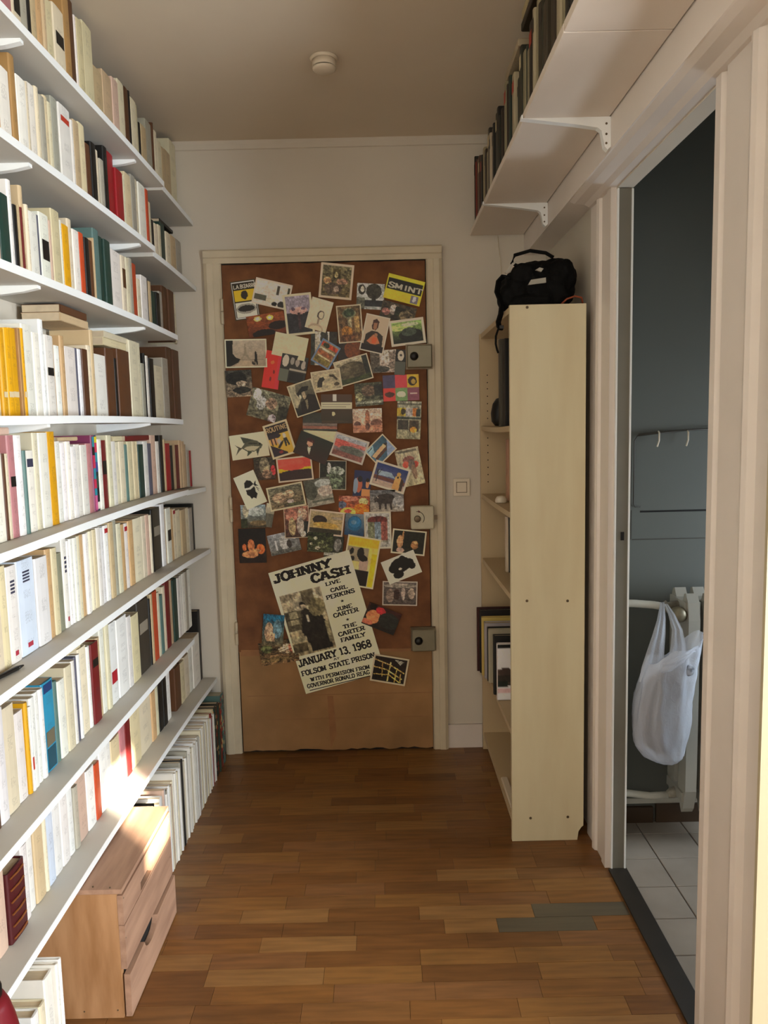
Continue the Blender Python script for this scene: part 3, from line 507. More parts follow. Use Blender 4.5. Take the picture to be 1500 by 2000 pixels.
(-0.5508, 1.1392, 0.0904, 0.1427, 0.3791, 4, 'g ccc0a8 c8bca4|p 14120f .30 .38 .36 .26 .52 .20 .68 .26 .74 .38 .74 .50 .70 .60 .74 .68 .60 .80 .50 .74 .40 .76 .36 .66 .28 .60 .30 .50|p c4bcae .29 .40 .50 .43 .74 .38 .75 .44 .52 .49 .29 .46|p 14120f .74 .38 .90 .30 .84 .40 .92 .48 .76 .44|l .80 .46 .84 .62 .012 3a3028|l .82 .5 .9 .58 .01 6a6058', 'white card with a black head in a headband'),
(-0.4027, 1.1079, 0.1511, 0.0996, 0.1718, 5, 'b d8ceac .045|g 5c5c4c 6c5c44|e .3 .5 .22 .25 a88c70|e .6 .4 .15 .2 b89c7c|e .6 .75 .1 .1 a89890|r .5 .85 1 1 4c4c34|n .3 9', 'pale bordered card with brown creatures in grass'),
(-0.268, 1.124, 0.111, 0.1124, 0.1742, 3, 'g 4c4c42 8c887a|e .7 .2 .3 .15 9aa09c|e .75 .5 .3 .2 a89c90|e .2 .4 .25 .35 44463c|r .2 .8 1 .86 54584c|n .15 9', 'grey card of stones and driftwood, centre of door'),
(-0.0872, 1.1539, 0.0716, 0.1079, -0.1098, 2, 'g 20284c 242c48|e .3 .55 .2 .3 a85c44|e .12 .6 .14 .3 7c8ca0|e .36 .33 .14 .12 1c1c20|e .8 .5 .1 .16 c8845c|e .8 .35 .1 .08 201c1c|r .5 .7 1 1 c88450', 'blue card of a couple sitting at a table'),
(-0.1231, 1.0665, 0.1276, 0.0752, -0.0476, 3, 'g 8c4c34 a8502c|e .35 .15 .3 .14 b8705c|e .8 .3 .15 .2 b8b070|e .75 .7 .25 .3 e07020|e .3 .9 .25 .25 d8c050|e .3 .85 .12 .12 c85440|e .1 .5 .15 .2 50586c|n .25 9', 'colourful card of plates of food beside the buffalo'),
(0.013, 1.0807, 0.14, 0.0905, -0.0008, 4, 'g 54565a 8c8478|p 302a27 .16 .36 .26 .22 .5 .16 .66 .22 .74 .34 .70 .56 .64 .6 .66 .92 .60 .92 .58 .62 .50 .62 .49 .88 .44 .88 .42 .62 .34 .62 .32 .90 .27 .90 .25 .6 .18 .52|p 3a3430 .12 .40 .20 .30 .22 .5 .14 .58|l .12 .32 .08 .42 .015 a09890|l .2 .28 .24 .36 .012 a09890|e .85 .55 .18 .25 8c8c8c|p b0aca4 .7 .9 .8 .6 .84 .9 .95 .66 1 .95|n .2 10', 'grey photo of a dark buffalo standing'),
(-0.5432, 1.0282, 0.1041, 0.0962, 0.0069, 2, 'g 8ca0a8 38301f|e .6 .3 .35 .2 a8b0a8|e .2 .25 .12 .3 a09880|e .7 .8 .35 .12 6c5c40|r 0 .6 .25 1 282c1c|n .2 8', 'small card of clouds over a dark landscape'),
(-0.477, 1.0308, 0.036, 0.0987, -0.1982, 1, 'g b8b098 5c584a|r 0 .42 1 1 5a584c|n .1 6', 'narrow torn card edge beside the cloud landscape'),
(-0.3636, 1.0014, 0.1042, 0.1341, 0.0189, 3, 'b d0bea0 .03|g 8c5c4c 3a2820|e .3 .3 .25 .2 a06858|e .75 .25 .2 .2 b89880|e .3 .65 .15 .3 a08c68|e .65 .6 .15 .3 988c80|r .8 .5 1 1 20201c|e .75 .9 .12 .1 c0b8a8|n .25 9', 'white bordered photo of brown draped figures'),
(-0.2417, 0.9945, 0.1462, 0.1014, -0.1393, 4, 'b d8c8b4 .04|g 9c8c6c b09860|e .3 .4 .22 .22 2c2018|e .5 .62 .4 .14 b09048|r 0 .78 1 1 302c20|e .85 .25 .2 .06 8c8070|n .12 8', 'white bordered card of a dark cliff above sand'),
(-0.1233, 0.9847, 0.0813, 0.0918, -0.1005, 3, 'g 6c7478 1c3c5c|e .5 .45 .36 .34 1c5478|e .5 .4 .3 .25 2c6c98|e .45 .4 .14 .1 5c84a0|n .1 7', 'blue card with a big round shape'),
(-0.0277, 0.9586, 0.1124, 0.155, 0.0048, 5, 'b cfcab8 .06|g a0a09c 9a9890|r .08 .1 .92 .85 7c7868|e .5 .2 .42 .12 5c2c28|r .1 .25 .35 .8 6c7058|r .38 .25 .62 .8 6c7c88|r .65 .25 .9 .8 844c44|n .2 9', 'pale bordered card with three faded figures'),
(-0.5517, 0.9052, 0.1126, 0.1445, -0.0008, 2, 'g 0e0a08 1c120c|e .45 .5 .12 .2 b06840|e .8 .6 .15 .15 b85c2c|e .2 .55 .08 .1 a85830|e .4 .75 .3 .1 a87048|e .6 .65 .2 .06 c08858|n .2 8', 'black card of orange lit musicians, lower left'),
(-0.4187, 0.9146, 0.1287, 0.0869, 0.1994, 3, 'g 8c9094 545450|e .85 .2 .14 .2 b8b8b4|e .85 .15 .1 .08 302c28|r .2 .3 .25 .95 d0d0cc|e .5 .5 .15 .35 a8a8a4|e .65 .6 .08 .2 34302c|r 0 .8 1 1 5a5a54|n .2 9', 'grey photo of a crowd of pale figures'),
(-0.2681, 0.9138, 0.1065, 0.0827, -0.0826, 5, 'g 262c18 3c4028|e .3 .3 .08 .08 a8a880|e .15 .6 .06 .06 b8b088|e .6 .6 .2 .2 54583c|e .4 .8 .1 .1 b0a888|n .45 12', 'dark leafy card with pale blossoms'),
(-0.2127, 0.8926, 0.0757, 0.0948, -0.1489, 4, 'g 20241c 38382c|e .7 .4 .2 .3 6c6c68|r 0 .75 1 .9 a0a090|n .25 8', 'dark card between the blossoms and the yellow topped card'),
(-0.1018, 0.8271, 0.1394, 0.2132, -0.19, 5, 'b d8cfae .045|g c8b43c c8bcA0|r 0 0 1 .18 c8a828|r 0 .2 .7 .5 8c8068|e .15 .3 .07 .07 1c1c18|e .45 .32 .12 .12 1c1a16|e .2 .45 .08 .05 201c18|e .6 .55 .15 .2 a89080|e .55 .42 .16 .07 181410|r .15 .68 .8 1 1a1612|r .82 .3 1 1 c0b020|n .05 7', 'yellow topped card of people in black hats'),
(0.1, 0.9051, 0.1415, 0.1036, -0.1215, 4, 'b ddd0b4 .045|g 181a12 1c1c14|e .22 .5 .1 .3 c09068|e .25 .9 .12 .12 b89c8c|e .7 .6 .12 .2 8c6440|e .72 .5 .06 .06 b08c60|e .3 .2 .03 .2 a87c50|n .15 8', 'white bordered card of bare figures on black'),
(0.0676, 0.8006, 0.1463, 0.1015, 0.3584, 5, 'g ccc4b0 c8c0ac|e .5 .4 .32 .3 12120e|e .25 .45 .12 .18 12120e|e .75 .45 .14 .2 12120e|e .35 .75 .15 .16 12120e|e .6 .2 .1 .16 12120e|e .8 .6 .1 .14 12120e|e .45 .55 .05 .05 b8b0a0', 'white card with a ragged black blot'),
(0.0589, 0.6887, 0.1463, 0.1035, -0.0417, 4, 'b c8c0b0 .03|g 5c5450 4c443f|e .5 .15 .5 .1 8c8478|e .6 .5 .06 .3 a8988c|e .2 .6 .12 .3 7c6c60|e .4 .55 .1 .25 3a2c28|e .85 .5 .1 .25 a09080|n .2 9', 'grey photo of a group of people under the black blot card'),
(-0.0207, 0.583, 0.146, 0.097, -0.4022, 7, 'g 381c18 1c1c18|e .15 .1 .1 .2 18100c|e .25 .55 .2 .3 c87c50|e .12 .85 .2 .12 b0644c|e .4 .2 .15 .15 a02c30|e .72 .5 .3 .35 242622|n .12 8', 'small dark card of a reclining bare figure'),
(0.0082, 0.3607, 0.1507, 0.1184, -0.1924, 8, 'b cbbfa0 .04|g 1c1410 181410|l 0 .15 .5 .3 .022 b0905c|l .5 .3 .95 .55 .022 c0a05c|l 0 .45 .4 .5 .02 b89454|l .4 .5 .9 .8 .022 c0a05c|l .05 .75 .5 .7 .018 a88c50|l .5 .7 .85 .95 .018 b8984c|l .5 .2 .48 .95 .02 c4a864|l .72 .4 .7 .95 .018 b8984c|l .25 .25 .3 .8 .014 a88448|l .85 .6 .88 .95 .014 a88448|p 8c8878 .6 .05 .9 .1 .8 .25|n .3 12', 'dark card with golden branching lines, lowest on the door'),
(-0.4789, 0.5436, 0.0895, 0.1368, -0.0991, 7, 'g 1c4c64 5c5038|e .5 .12 .5 .1 1c5c78|e .3 .55 .2 .3 a88c70|e .7 .45 .2 .3 5c7c88|r .2 .6 .6 .85 a88868|n .25 9', 'small blue card of bathers left of the big poster'),
(-0.4583, 0.4491, 0.1617, 0.0997, 0.1328, 6, 'g 403424 6c5438|e .2 .3 .15 .2 4c5030|e .7 .4 .2 .2 b09878|e .85 .4 .08 .2 9c5c48|e .4 .8 .4 .1 5c4c30|n .4 11', 'torn curling brown card left of the big poster'),
(-0.2502, 0.5709, 0.3513, 0.5435, 0.2608, 6, 'g d6cba8 cfc4a0|n .03 6', 'large cream concert poster with black slab lettering')]
TEXTS = [('JOHNNY', -0.4668, 0.7434, -0.2209, 0.8099, 0.0367, 0.3, 's'), ('CASH', -0.3093, 0.7411, -0.1454, 0.7801, 0.0354, 0.3, 's'), ('LIVE', -0.2511, 0.7277, -0.1886, 0.7436, 0.0147, 0.27, 's'), ('CARL', -0.2308, 0.7003, -0.1597, 0.7175, 0.016, 0.27, 's'), ('PERKINS', -0.249, 0.6685, -0.1292, 0.6993, 0.0173, 0.27, 's'), ('*', -0.1912, 0.655, -0.1739, 0.6586, 0.0147, 0.27, 's'), ('JUNE', -0.2081, 0.619, -0.1422, 0.635, 0.016, 0.27, 's'), ('CARTER', -0.2216, 0.5909, -0.1149, 0.6175, 0.0173, 0.27, 's'), ('*', -0.171, 0.5748, -0.1537, 0.5785, 0.0147, 0.27, 's'), ('THE', -0.1825, 0.5425, -0.1258, 0.5561, 0.016, 0.27, 's'), ('CARTER', -0.2034, 0.509, -0.0904, 0.5377, 0.0173, 0.27, 's'), ('FAMILY', -0.1935, 0.4843, -0.0885, 0.5104, 0.0173, 0.27, 's'), ('JANUARY 13, 1968', -0.3753, 0.3805, -0.0637, 0.4649, 0.0307, 0.27, 's'), ('AT', -0.2264, 0.4072, -0.2016, 0.4134, 0.008, 0.22, 's'), ('FOLSOM STATE PRISON', -0.3634, 0.3404, -0.0502, 0.4181, 0.0214, 0.27, 's'), ('WITH PERMISION FROM', -0.3267, 0.3175, -0.0727, 0.3692, 0.016, 0.27, 's'), ('GOVERNOR RONALD REAG', -0.3424, 0.2875, -0.0746, 0.3459, 0.0167, 0.27, 's')]
PLACE = 'postcards pinned over the brown door'
for i, (cx, cz, w_, h_, ang, lay, spec, label) in enumerate(CARDS):
    poster = 'concert poster' in label
    yb = 3.1728-.0011*lay-.00004*(i % 9)
    o = sheet('concert_poster' if poster else 'postcard', cx, cz, w_, h_, ang, yb, spec, i+1, n=900 if poster else 4800, curl=.0 if poster or '|T ' in spec else .002)
    tag(o, label, 'poster' if poster else 'postcard', None if poster else PLACE)
    if poster:
        for (tx, x0, z0, x1, z1, hh, wt, kd) in TEXTS: put_text(o, tx, (x0, z0), (x1, z1), hh, wt, True, yb-.0003, M['ink'])
        PC = (-0.3313, 0.5765, 0.1771, 0.271, 0.2269)
        sheet('printed_photo', *PC, yb-.0002, 'g a89c80 8c8060|r .25 0 1 .3 a49a80|r .5 0 .8 .25 5c5440|e .1 .05 .3 .05 8c8068|r 0 .28 .45 .6 4a4434|r .1 .3 .3 .5 8c8468|r .02 .4 .5 .42 2c281c|r .3 .15 .45 .3 8c8470|e .47 .215 .075 .05 1a1814|e .475 .265 .06 .06 9c9078|r .45 .32 .52 .36 8c8068|e .62 .62 .3 .3 1c1a15|r .42 .55 .95 .98 1c1a15|r .5 .36 .56 .5 a8a088|e .5 .34 .1 .06 24211a|r 0 .7 .38 .78 8c8468|r 0 .8 .36 .95 4c4430|e .8 .3 .2 .15 6c6448|r .88 .55 1 .9 7c7458|n .25 12', 77, o, thick=.0001, n=2600, curl=0)
        ux, uz = math.cos(ang), math.sin(ang)
        a, b = ((-0.3328, 0.2762), (-0.0749, 0.3349))
        MB().quad((a[0], yb-.0003, a[1]), (b[0], yb-.0003, b[1]), (b[0]-uz*.0035, yb-.0003, b[1]+ux*.0035), (a[0]-uz*.0035, yb-.0003, a[1]+ux*.0035)).build('rule_line', M['ink'], o, fixn=False)

# ---------------------------------------------------------------- shelves on the left wall
ZT = {1: 2.240, 2: 1.988, 3: 1.732, 4: 1.430, 5: 1.170, 6: .907, 7: .605, 8: .350}
CV = [(.3, -.014), (1.0, -.014), (1.45, -.009), (1.9, -.001), (2.4, .003), (2.8, 0), (3.2, -.012)]
def cv(y):
    for (a, va), (b, vb) in zip(CV[:-1], CV[1:]):
        if a <= y <= b: return va+(vb-va)*(y-a)/(b-a)
    return CV[-1][1]
END = {1: 2.752, 2: 2.60, 3: 2.83, 4: 2.845, 5: 2.87, 6: 3.185, 7: 2.845, 8: 3.185}
ORD = ['', 'first', 'second', 'third', 'fourth', 'fifth', 'sixth', 'seventh', 'eighth']
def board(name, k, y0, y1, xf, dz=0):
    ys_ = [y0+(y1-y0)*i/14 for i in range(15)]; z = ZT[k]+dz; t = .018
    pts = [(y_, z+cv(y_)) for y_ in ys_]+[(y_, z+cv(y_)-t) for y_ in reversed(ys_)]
    o = MB().prism(pts, 0, XL, xf-.0012).build(name, M['laminate_shaded'])
    MB().prism(pts, 0, xf-.0011, xf).build('front_edging_lit', M['shelf'], o)  # added white strip; its colour also carries the brighter light on the fronts
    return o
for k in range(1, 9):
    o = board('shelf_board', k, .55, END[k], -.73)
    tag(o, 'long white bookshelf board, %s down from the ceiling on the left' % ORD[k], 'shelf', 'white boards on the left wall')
    for yb in ((1.02, 1.73, 2.485) if k < 8 else (1.02, 2.485)):
        z = ZT[k]-.018+cv(yb)-.0004
        MB().prism([(XL, z), (-.745, z), (-.745, z-.007), (-.78, z-.014), (XL, z-.028)], 1, yb-.008, yb+.008).build('bracket', M['shelf'], o)
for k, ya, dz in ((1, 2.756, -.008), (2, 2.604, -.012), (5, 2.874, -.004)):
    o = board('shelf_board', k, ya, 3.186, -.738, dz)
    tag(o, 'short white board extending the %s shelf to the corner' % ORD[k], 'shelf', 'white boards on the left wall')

PAL = {'c': 'e0d4b6', 'w': 'e8e3d8', 'W': 'ebe9e4', 't': 'c8ae88', 'C': 'd8caa2', 'g': 'aaa494', 'k': '14120f', 'b': '5a3820', 'o': 'cba675', 'O': 'ae8450', 'y': 'dca010', 'P': 'b4787a', 'p': 'cfb09c',
       'r': 'a01820', 'R': 'c44c26', 'm': '6c1a1a', 'M': '481014', 'G': '203c32', 'n': '5a7870', 's': '5a5a68', 'L': 'ccd2e2', 'H': '3c372c', 'S': '8c3c60', 'Q': '3c4a5c', 'B': '2c88a8', 'D': '3c3a48', 'E': '84826c'}
CN = {'c': 'cream', 'w': 'off-white', 'W': 'white', 't': 'tan', 'C': 'yellowed', 'g': 'grey', 'k': 'black', 'b': 'brown', 'o': 'ochre', 'O': 'amber', 'y': 'bright yellow', 'P': 'pink', 'p': 'pale pink', 'r': 'red', 'R': 'orange red',
      'm': 'maroon', 'M': 'gilt-banded maroon leather', 'G': 'dark green', 'n': 'teal', 's': 'slate grey', 'L': 'pale lavender', 'H': 'dark photo-covered', 'S': 'multicoloured', 'Q': 'bright striped', 'B': 'blue', 'E': 'olive grey'}
NUM = ['', 'first', 'second', 'third', 'fourth', 'fifth', 'sixth', 'seventh', 'eighth', 'ninth', 'tenth', 'eleventh', 'twelfth', 'thirteenth', 'fourteenth', 'fifteenth', 'sixteenth', 'seventeenth', 'eighteenth', 'nineteenth']
TENS = ['', '', 'twent', 'thirt', 'fort', 'fift', 'sixt', 'sevent', 'eight', 'ninet']
def nth(n):
    if n < 20: return NUM[n]
    return TENS[n//10]+('ieth' if n % 10 == 0 else 'y-'+NUM[n % 10])
def book(name, xs, y0, y1, z0, z1, depth, colr, face=1, pages=True, lean=0, hard=False, rb=None):
    """upright book, spine at x=xs looking towards +x (face=1) or -x (face=-1), back edge hidden towards the wall"""
    th = y1-y0; ct = min(.0022 if hard else .0011, th*.22); rs = min(.004, th*.28) if (hard or th > .012) else th*.12; f = face
    xb = xs-f*depth
    out = [(xb, y0), (xs-f*rs, y0), (xs-f*rs*.3, y0+rs*.55), (xs, y0+th*.32), (xs, y1-th*.32), (xs-f*rs*.3, y1-rs*.55), (xs-f*rs, y1), (xb, y1), (xb, y1-ct), (xs-f*rs*1.2, y1-ct), (xs-f*rs*1.2, y0+ct), (xb, y0+ct)]
    if face < 0: pass
    mb = MB().prism(out, 2, z0, z1)
    inset = .004 if hard else .0007
    pg = None
    if lean:
        c, s_ = math.cos(lean), math.sin(lean)
        def rot(v): return (v[0], y0+(v[1]-y0)*c+(v[2]-z0)*s_*1.0, z0+(v[2]-z0)*c-(v[1]-y0)*s_+(abs(th*s_) if s_ > 0 else 0))
    else: rot = None
    if rot: mb.v = [rot(v) for v in mb.v]
    h_, l_, s2 = max(colr), min(colr), 0
    o = mb.build(name, M['book'], color=colr)
    if pages and th > .006:
        pb = MB().box(min(xb+f*.002, xs-f*rs*1.25), max(xb+f*.002, xs-f*rs*1.25), y0+ct, y1-ct, z0+inset, z1-inset)
        if rot: pb.v = [rot(v) for v in pb.v]
        pb.build('pages', M['paper'], o)
    return o
def band(o, xs, y0, y1, z0, z1, f0, f1, colr, wf=.8, face=1, name='spine_label'):
    h_ = z1-z0; th = y1-y0; e = th*(1-wf)/2
    e = max(e, th*.14)
    MB().box(min(xs, xs+face*.0004), max(xs, xs+face*.0004), y0+e, y1-e, z1-h_*f1, z1-h_*f0).build(name, M['flat'], o, color=colr)
BOOKS = [(1, 1.7245, 1.7945, 2.2371, 2.354, 'P', ''),
(1, 1.7951, 1.8358, 2.2379, 2.3738, 'c', 'K.15.45'),
(1, 1.8364, 1.874, 2.2385, 2.3897, 'g', ''),
(1, 1.8746, 1.8924, 2.2389, 2.3993, 'k', ''),
(1, 1.893, 1.9221, 2.2392, 2.4065, 't', ''),
(1, 1.9227, 1.9556, 2.2394, 2.4231, 'o', ''),
(1, 1.9562, 1.9757, 2.2396, 2.4338, 't', ''),
(1, 1.9763, 2.0202, 2.24, 2.4391, 'C', ''),
(1, 2.0208, 2.0863, 2.2405, 2.4462, 'c', 'K.3.45'),
(1, 2.0869, 2.1261, 2.2408, 2.4991, 'O', ''),
(1, 2.1267, 2.1641, 2.2411, 2.5131, 'b', ''),
(1, 2.1647, 2.1782, 2.2412, 2.4884, 'w', ''),
(1, 2.1788, 2.2218, 2.2416, 2.4899, 'C', ''),
(1, 2.2224, 2.2908, 2.2421, 2.5045, 'C', ''),
(1, 2.2914, 2.3644, 2.2427, 2.4207, 't', ''),
(1, 2.365, 2.4429, 2.243, 2.4411, 't', ''),
(1, 2.4435, 2.4983, 2.2427, 2.4539, 'p', ''),
(1, 2.4989, 2.5564, 2.2423, 2.472, 'c', ''),
(1, 2.557, 2.5967, 2.2418, 2.4743, 'b', ''),
(1, 2.5973, 2.6154, 2.2415, 2.4773, 'k', ''),
(1, 2.616, 2.6715, 2.2414, 2.4657, 'c', ''),
(1, 2.6721, 2.6949, 2.241, 2.4656, 'C', ''),
(1, 2.6955, 2.7189, 2.2408, 2.4178, 'k', ''),
(1, 2.7195, 2.7774, 2.2406, 2.4217, 't', ''),
(1, 2.778, 2.8488, 2.2402, 2.4611, 'g', ''),
(1, 2.8494, 2.8628, 2.2385, 2.4738, 'b', ''),
(1, 2.8634, 2.9011, 2.2381, 2.4557, 'c', ''),
(1, 2.9017, 2.9563, 2.2369, 2.439, 'c', ''),
(1, 2.9569, 3.009, 2.2353, 2.4309, 't', ''),
(1, 3.0096, 3.088, 2.2337, 2.4406, 't', ''),
(1, 3.0886, 3.1794, 2.2313, 2.506, 'c', ''),
(2, 1.6827, 1.7018, 1.9835, 2.1451, 'o', ''),
(2, 1.7024, 1.7591, 1.9845, 2.1652, 'w', ''),
(2, 1.7597, 1.7856, 1.985, 2.2077, 'O', ''),
(2, 1.7862, 1.8333, 1.9858, 2.1763, 'w', ''),
(2, 1.8339, 1.849, 1.9861, 2.1811, 'c', ''),
(2, 1.8496, 1.8866, 1.9868, 2.1868, 'w', ''),
(2, 1.8872, 1.9059, 1.9871, 2.1931, 'c', ''),
(2, 1.9065, 1.9343, 1.9873, 2.1823, 'g', ''),
(2, 1.9349, 1.9577, 1.9875, 2.1929, 'C', ''),
(2, 1.9583, 1.9816, 1.9877, 2.1883, 'c', ''),
(2, 1.9822, 2.0186, 1.988, 2.2108, 'g', ''),
(2, 2.0192, 2.0904, 1.9885, 2.2112, 'w', 'R.12.18'),
(2, 2.091, 2.1075, 1.9887, 2.1957, 'w', ''),
(2, 2.1081, 2.1461, 1.989, 2.2037, 't', ''),
(2, 2.1467, 2.1898, 1.9893, 2.2121, 'C', ''),
(2, 2.1904, 2.2239, 1.9896, 2.1736, 'b', ''),
(2, 2.2245, 2.263, 1.9899, 2.1892, 'k', ''),
(2, 2.2636, 2.2912, 1.9901, 2.183, 'c', ''),
(2, 2.2918, 2.3244, 1.9904, 2.1668, 'g', ''),
(2, 2.325, 2.3586, 1.9907, 2.2135, 'k', ''),
(2, 2.3592, 2.4209, 1.9909, 2.2139, 'r', ''),
(2, 2.4215, 2.4866, 1.9908, 2.183, 'r', ''),
(2, 2.4872, 2.511, 1.9903, 2.183, 'c', ''),
(2, 2.5116, 2.5715, 1.9902, 2.2007, 'C', ''),
(2, 2.5721, 2.6171, 1.9897, 2.2125, 'g', ''),
(2, 2.6177, 2.6484, 1.9894, 2.2122, 'c', ''),
(2, 2.649, 2.7228, 1.9891, 2.2119, 'w', ''),
(2, 2.7234, 2.7533, 1.9886, 2.2115, 'R', ''),
(2, 2.7539, 2.7848, 1.9883, 2.1786, 'c', ''),
(2, 2.7854, 2.8172, 1.9881, 2.1268, 'k', ''),
(2, 2.8178, 2.8655, 1.9875, 2.1231, 'c', ''),
(2, 2.8661, 2.9007, 1.986, 2.1301, 'c', ''),
(2, 2.9013, 2.9585, 1.985, 2.1492, 'G', ''),
(2, 2.9591, 3.0195, 1.9832, 2.129, 'c', ''),
(2, 3.0201, 3.0967, 1.9814, 2.1325, 't', ''),
(2, 3.0973, 3.1794, 1.9791, 2.1359, 'g', ''),
(3, 1.6382, 1.6681, 1.7269, 1.8189, 'p', ''),
(3, 1.6687, 1.7136, 1.7277, 1.8934, 'G', ''),
(3, 1.7142, 1.7325, 1.728, 1.931, 'w', ''),
(3, 1.7331, 1.7519, 1.7284, 1.8847, 'k', ''),
(3, 1.7525, 1.7618, 1.7286, 1.8888, 't', ''),
(3, 1.7624, 1.7692, 1.7287, 1.8857, 'm', ''),
(3, 1.7698, 1.7869, 1.729, 1.9353, 't', ''),
(3, 1.7875, 1.8023, 1.7293, 1.8993, 'c', ''),
(3, 1.8029, 1.8475, 1.7301, 1.8908, 'w', ''),
(3, 1.8481, 1.8641, 1.7304, 1.8933, 's', ''),
(3, 1.8647, 1.9155, 1.7311, 1.9047, 'w', 'K.35.62'),
(3, 1.9161, 1.9273, 1.7312, 1.8988, 'p', ''),
(3, 1.9279, 1.976, 1.7316, 1.9296, 'C', ''),
(3, 1.9766, 1.9918, 1.7317, 1.915, 'w', ''),
(3, 1.9924, 2.0339, 1.7321, 1.91, 'y', ''),
(3, 2.0345, 2.0608, 1.7323, 1.934, 'c', ''),
(3, 2.0614, 2.1025, 1.7326, 1.9144, 'w', ''),
(3, 2.1031, 2.1349, 1.7329, 1.9169, 'R', ''),
(3, 2.1355, 2.1683, 1.7332, 1.9115, 'k', ''),
(3, 2.1689, 2.1951, 1.7334, 1.9119, 'b', ''),
(3, 2.1957, 2.2028, 1.7334, 1.9228, 't', ''),
(3, 2.2034, 2.2466, 1.7338, 1.9525, 'n', ''),
(3, 2.2472, 2.2837, 1.7341, 1.9427, 'G', ''),
(3, 2.2843, 2.3352, 1.7345, 1.9418, 'G', ''),
(3, 2.3358, 2.4311, 1.7349, 1.9292, 'w', ''),
(3, 2.4317, 2.4697, 1.7348, 1.9288, 'c', 'B.2.5'),
(3, 2.4703, 2.5045, 1.7345, 1.931, 'c', ''),
(3, 2.5051, 2.5352, 1.7342, 1.9358, 'g', ''),
(3, 2.5358, 2.5826, 1.734, 1.928, 'R', ''),
(3, 2.5832, 2.6207, 1.7336, 1.8877, 'c', ''),
(3, 2.6213, 2.6889, 1.7333, 1.906, 'w', ''),
(3, 2.6895, 2.7124, 1.7328, 1.9011, 'k', ''),
(3, 2.713, 2.7424, 1.7327, 1.9026, 't', ''),
(3, 2.743, 2.7918, 1.7324, 1.8748, 'G', ''),
(3, 2.7924, 2.8364, 1.7321, 1.8793, 'k', ''),
(3, 2.837, 2.8758, 1.7309, 1.8901, 'g', ''),
(3, 2.8764, 2.9439, 1.7297, 1.9177, 'b', ''),
(3, 2.9445, 3.0227, 1.7277, 1.9156, 'b', ''),
(3, 3.0233, 3.06, 1.7253, 1.9122, 'c', ''),
(4, 1.5866, 1.6204, 1.424, 1.604, 'c', ''),
(4, 1.621, 1.6426, 1.4244, 1.6065, 'y', ''),
(4, 1.6432, 1.6702, 1.4249, 1.6097, 'y', ''),
(4, 1.6708, 1.7035, 1.4255, 1.6135, 'y', ''),
(4, 1.7041, 1.7157, 1.4257, 1.6164, 'O', ''),
(4, 1.7163, 1.7331, 1.426, 1.6182, 'y', ''),
(4, 1.7337, 1.7822, 1.4269, 1.6303, 'w', ''),
(4, 1.7828, 1.8174, 1.4275, 1.6174, 'w', ''),
(4, 1.818, 1.8398, 1.4279, 1.6513, 'W', ''),
(4, 1.8404, 1.8862, 1.4288, 1.619, 'w', 'K.4.5'),
(4, 1.8868, 1.8982, 1.429, 1.6163, 't', ''),
(4, 1.8988, 1.9319, 1.4293, 1.6005, 'W', ''),
(4, 1.9325, 1.9572, 1.4295, 1.6273, 'o', ''),
(4, 1.9578, 2.0267, 1.43, 1.6046, 'w', ''),
(4, 2.0273, 2.044, 1.4302, 1.6065, 's', ''),
(4, 2.0446, 2.0688, 1.4304, 1.6059, 'W', ''),
(4, 2.0694, 2.1089, 1.4307, 1.6092, 'b', ''),
(4, 2.1095, 2.1352, 1.4309, 1.622, 'c', ''),
(4, 2.1358, 2.1583, 1.4311, 1.666, 't', ''),
(4, 2.1589, 2.2517, 1.4318, 1.6051, 'w', ''),
(4, 2.2523, 2.3215, 1.4324, 1.6304, 'b', ''),
(4, 2.3221, 2.3443, 1.4326, 1.6064, 'k', ''),
(4, 2.3449, 2.4547, 1.433, 1.6371, 'b', ''),
(4, 2.4553, 2.5378, 1.4326, 1.675, 'c', ''),
(4, 2.5384, 2.5759, 1.432, 1.6756, 'c', ''),
(4, 2.5765, 2.6096, 1.4317, 1.6126, 'g', ''),
(4, 2.6102, 2.6267, 1.4314, 1.6484, 'k', ''),
(4, 2.6273, 2.6558, 1.4313, 1.6421, 'w', ''),
(4, 2.6564, 2.7098, 1.4311, 1.6372, 'k', ''),
(4, 2.7104, 2.818, 1.4307, 1.6176, 'c', ''),
(4, 2.8186, 2.8924, 1.4294, 1.6524, 'g', ''),
(4, 2.893, 2.9636, 1.4272, 1.6991, 'b', ''),
(4, 2.9642, 3.0539, 1.4251, 1.6967, 'b', ''),
(5, 1.5458, 1.6014, 1.1637, 1.3491, 'w', ''),
(5, 1.602, 1.6173, 1.164, 1.3468, 'b', ''),
(5, 1.6179, 1.6288, 1.1642, 1.3464, 'c', ''),
(5, 1.6294, 1.6594, 1.1647, 1.3848, 'P', 'K.4.5'),
(5, 1.66, 1.6887, 1.1653, 1.3845, 'W', ''),
(5, 1.6893, 1.7038, 1.1655, 1.3506, 'n', ''),
(5, 1.7044, 1.7452, 1.1663, 1.3498, 'w', 'D.1.2'),
(5, 1.7458, 1.7694, 1.1667, 1.3895, 'c', ''),
(5, 1.77, 1.817, 1.1675, 1.3892, 'w', ''),
(5, 1.8176, 1.8581, 1.1683, 1.3914, 'y', ''),
(5, 1.8587, 1.8916, 1.1689, 1.3677, 'w', ''),
(5, 1.8922, 1.92, 1.1692, 1.3633, 'W', ''),
(5, 1.9206, 1.9492, 1.1694, 1.3666, 'w', ''),
(5, 1.9498, 1.9827, 1.1697, 1.353, 'W', ''),
(5, 1.9833, 2.0173, 1.1699, 1.3575, 'w', ''),
(5, 2.0179, 2.0605, 1.1703, 1.3553, 'w', ''),
(5, 2.0611, 2.0941, 1.1706, 1.3586, 'P', ''),
(5, 2.0947, 2.1171, 1.1707, 1.3802, 'S', ''),
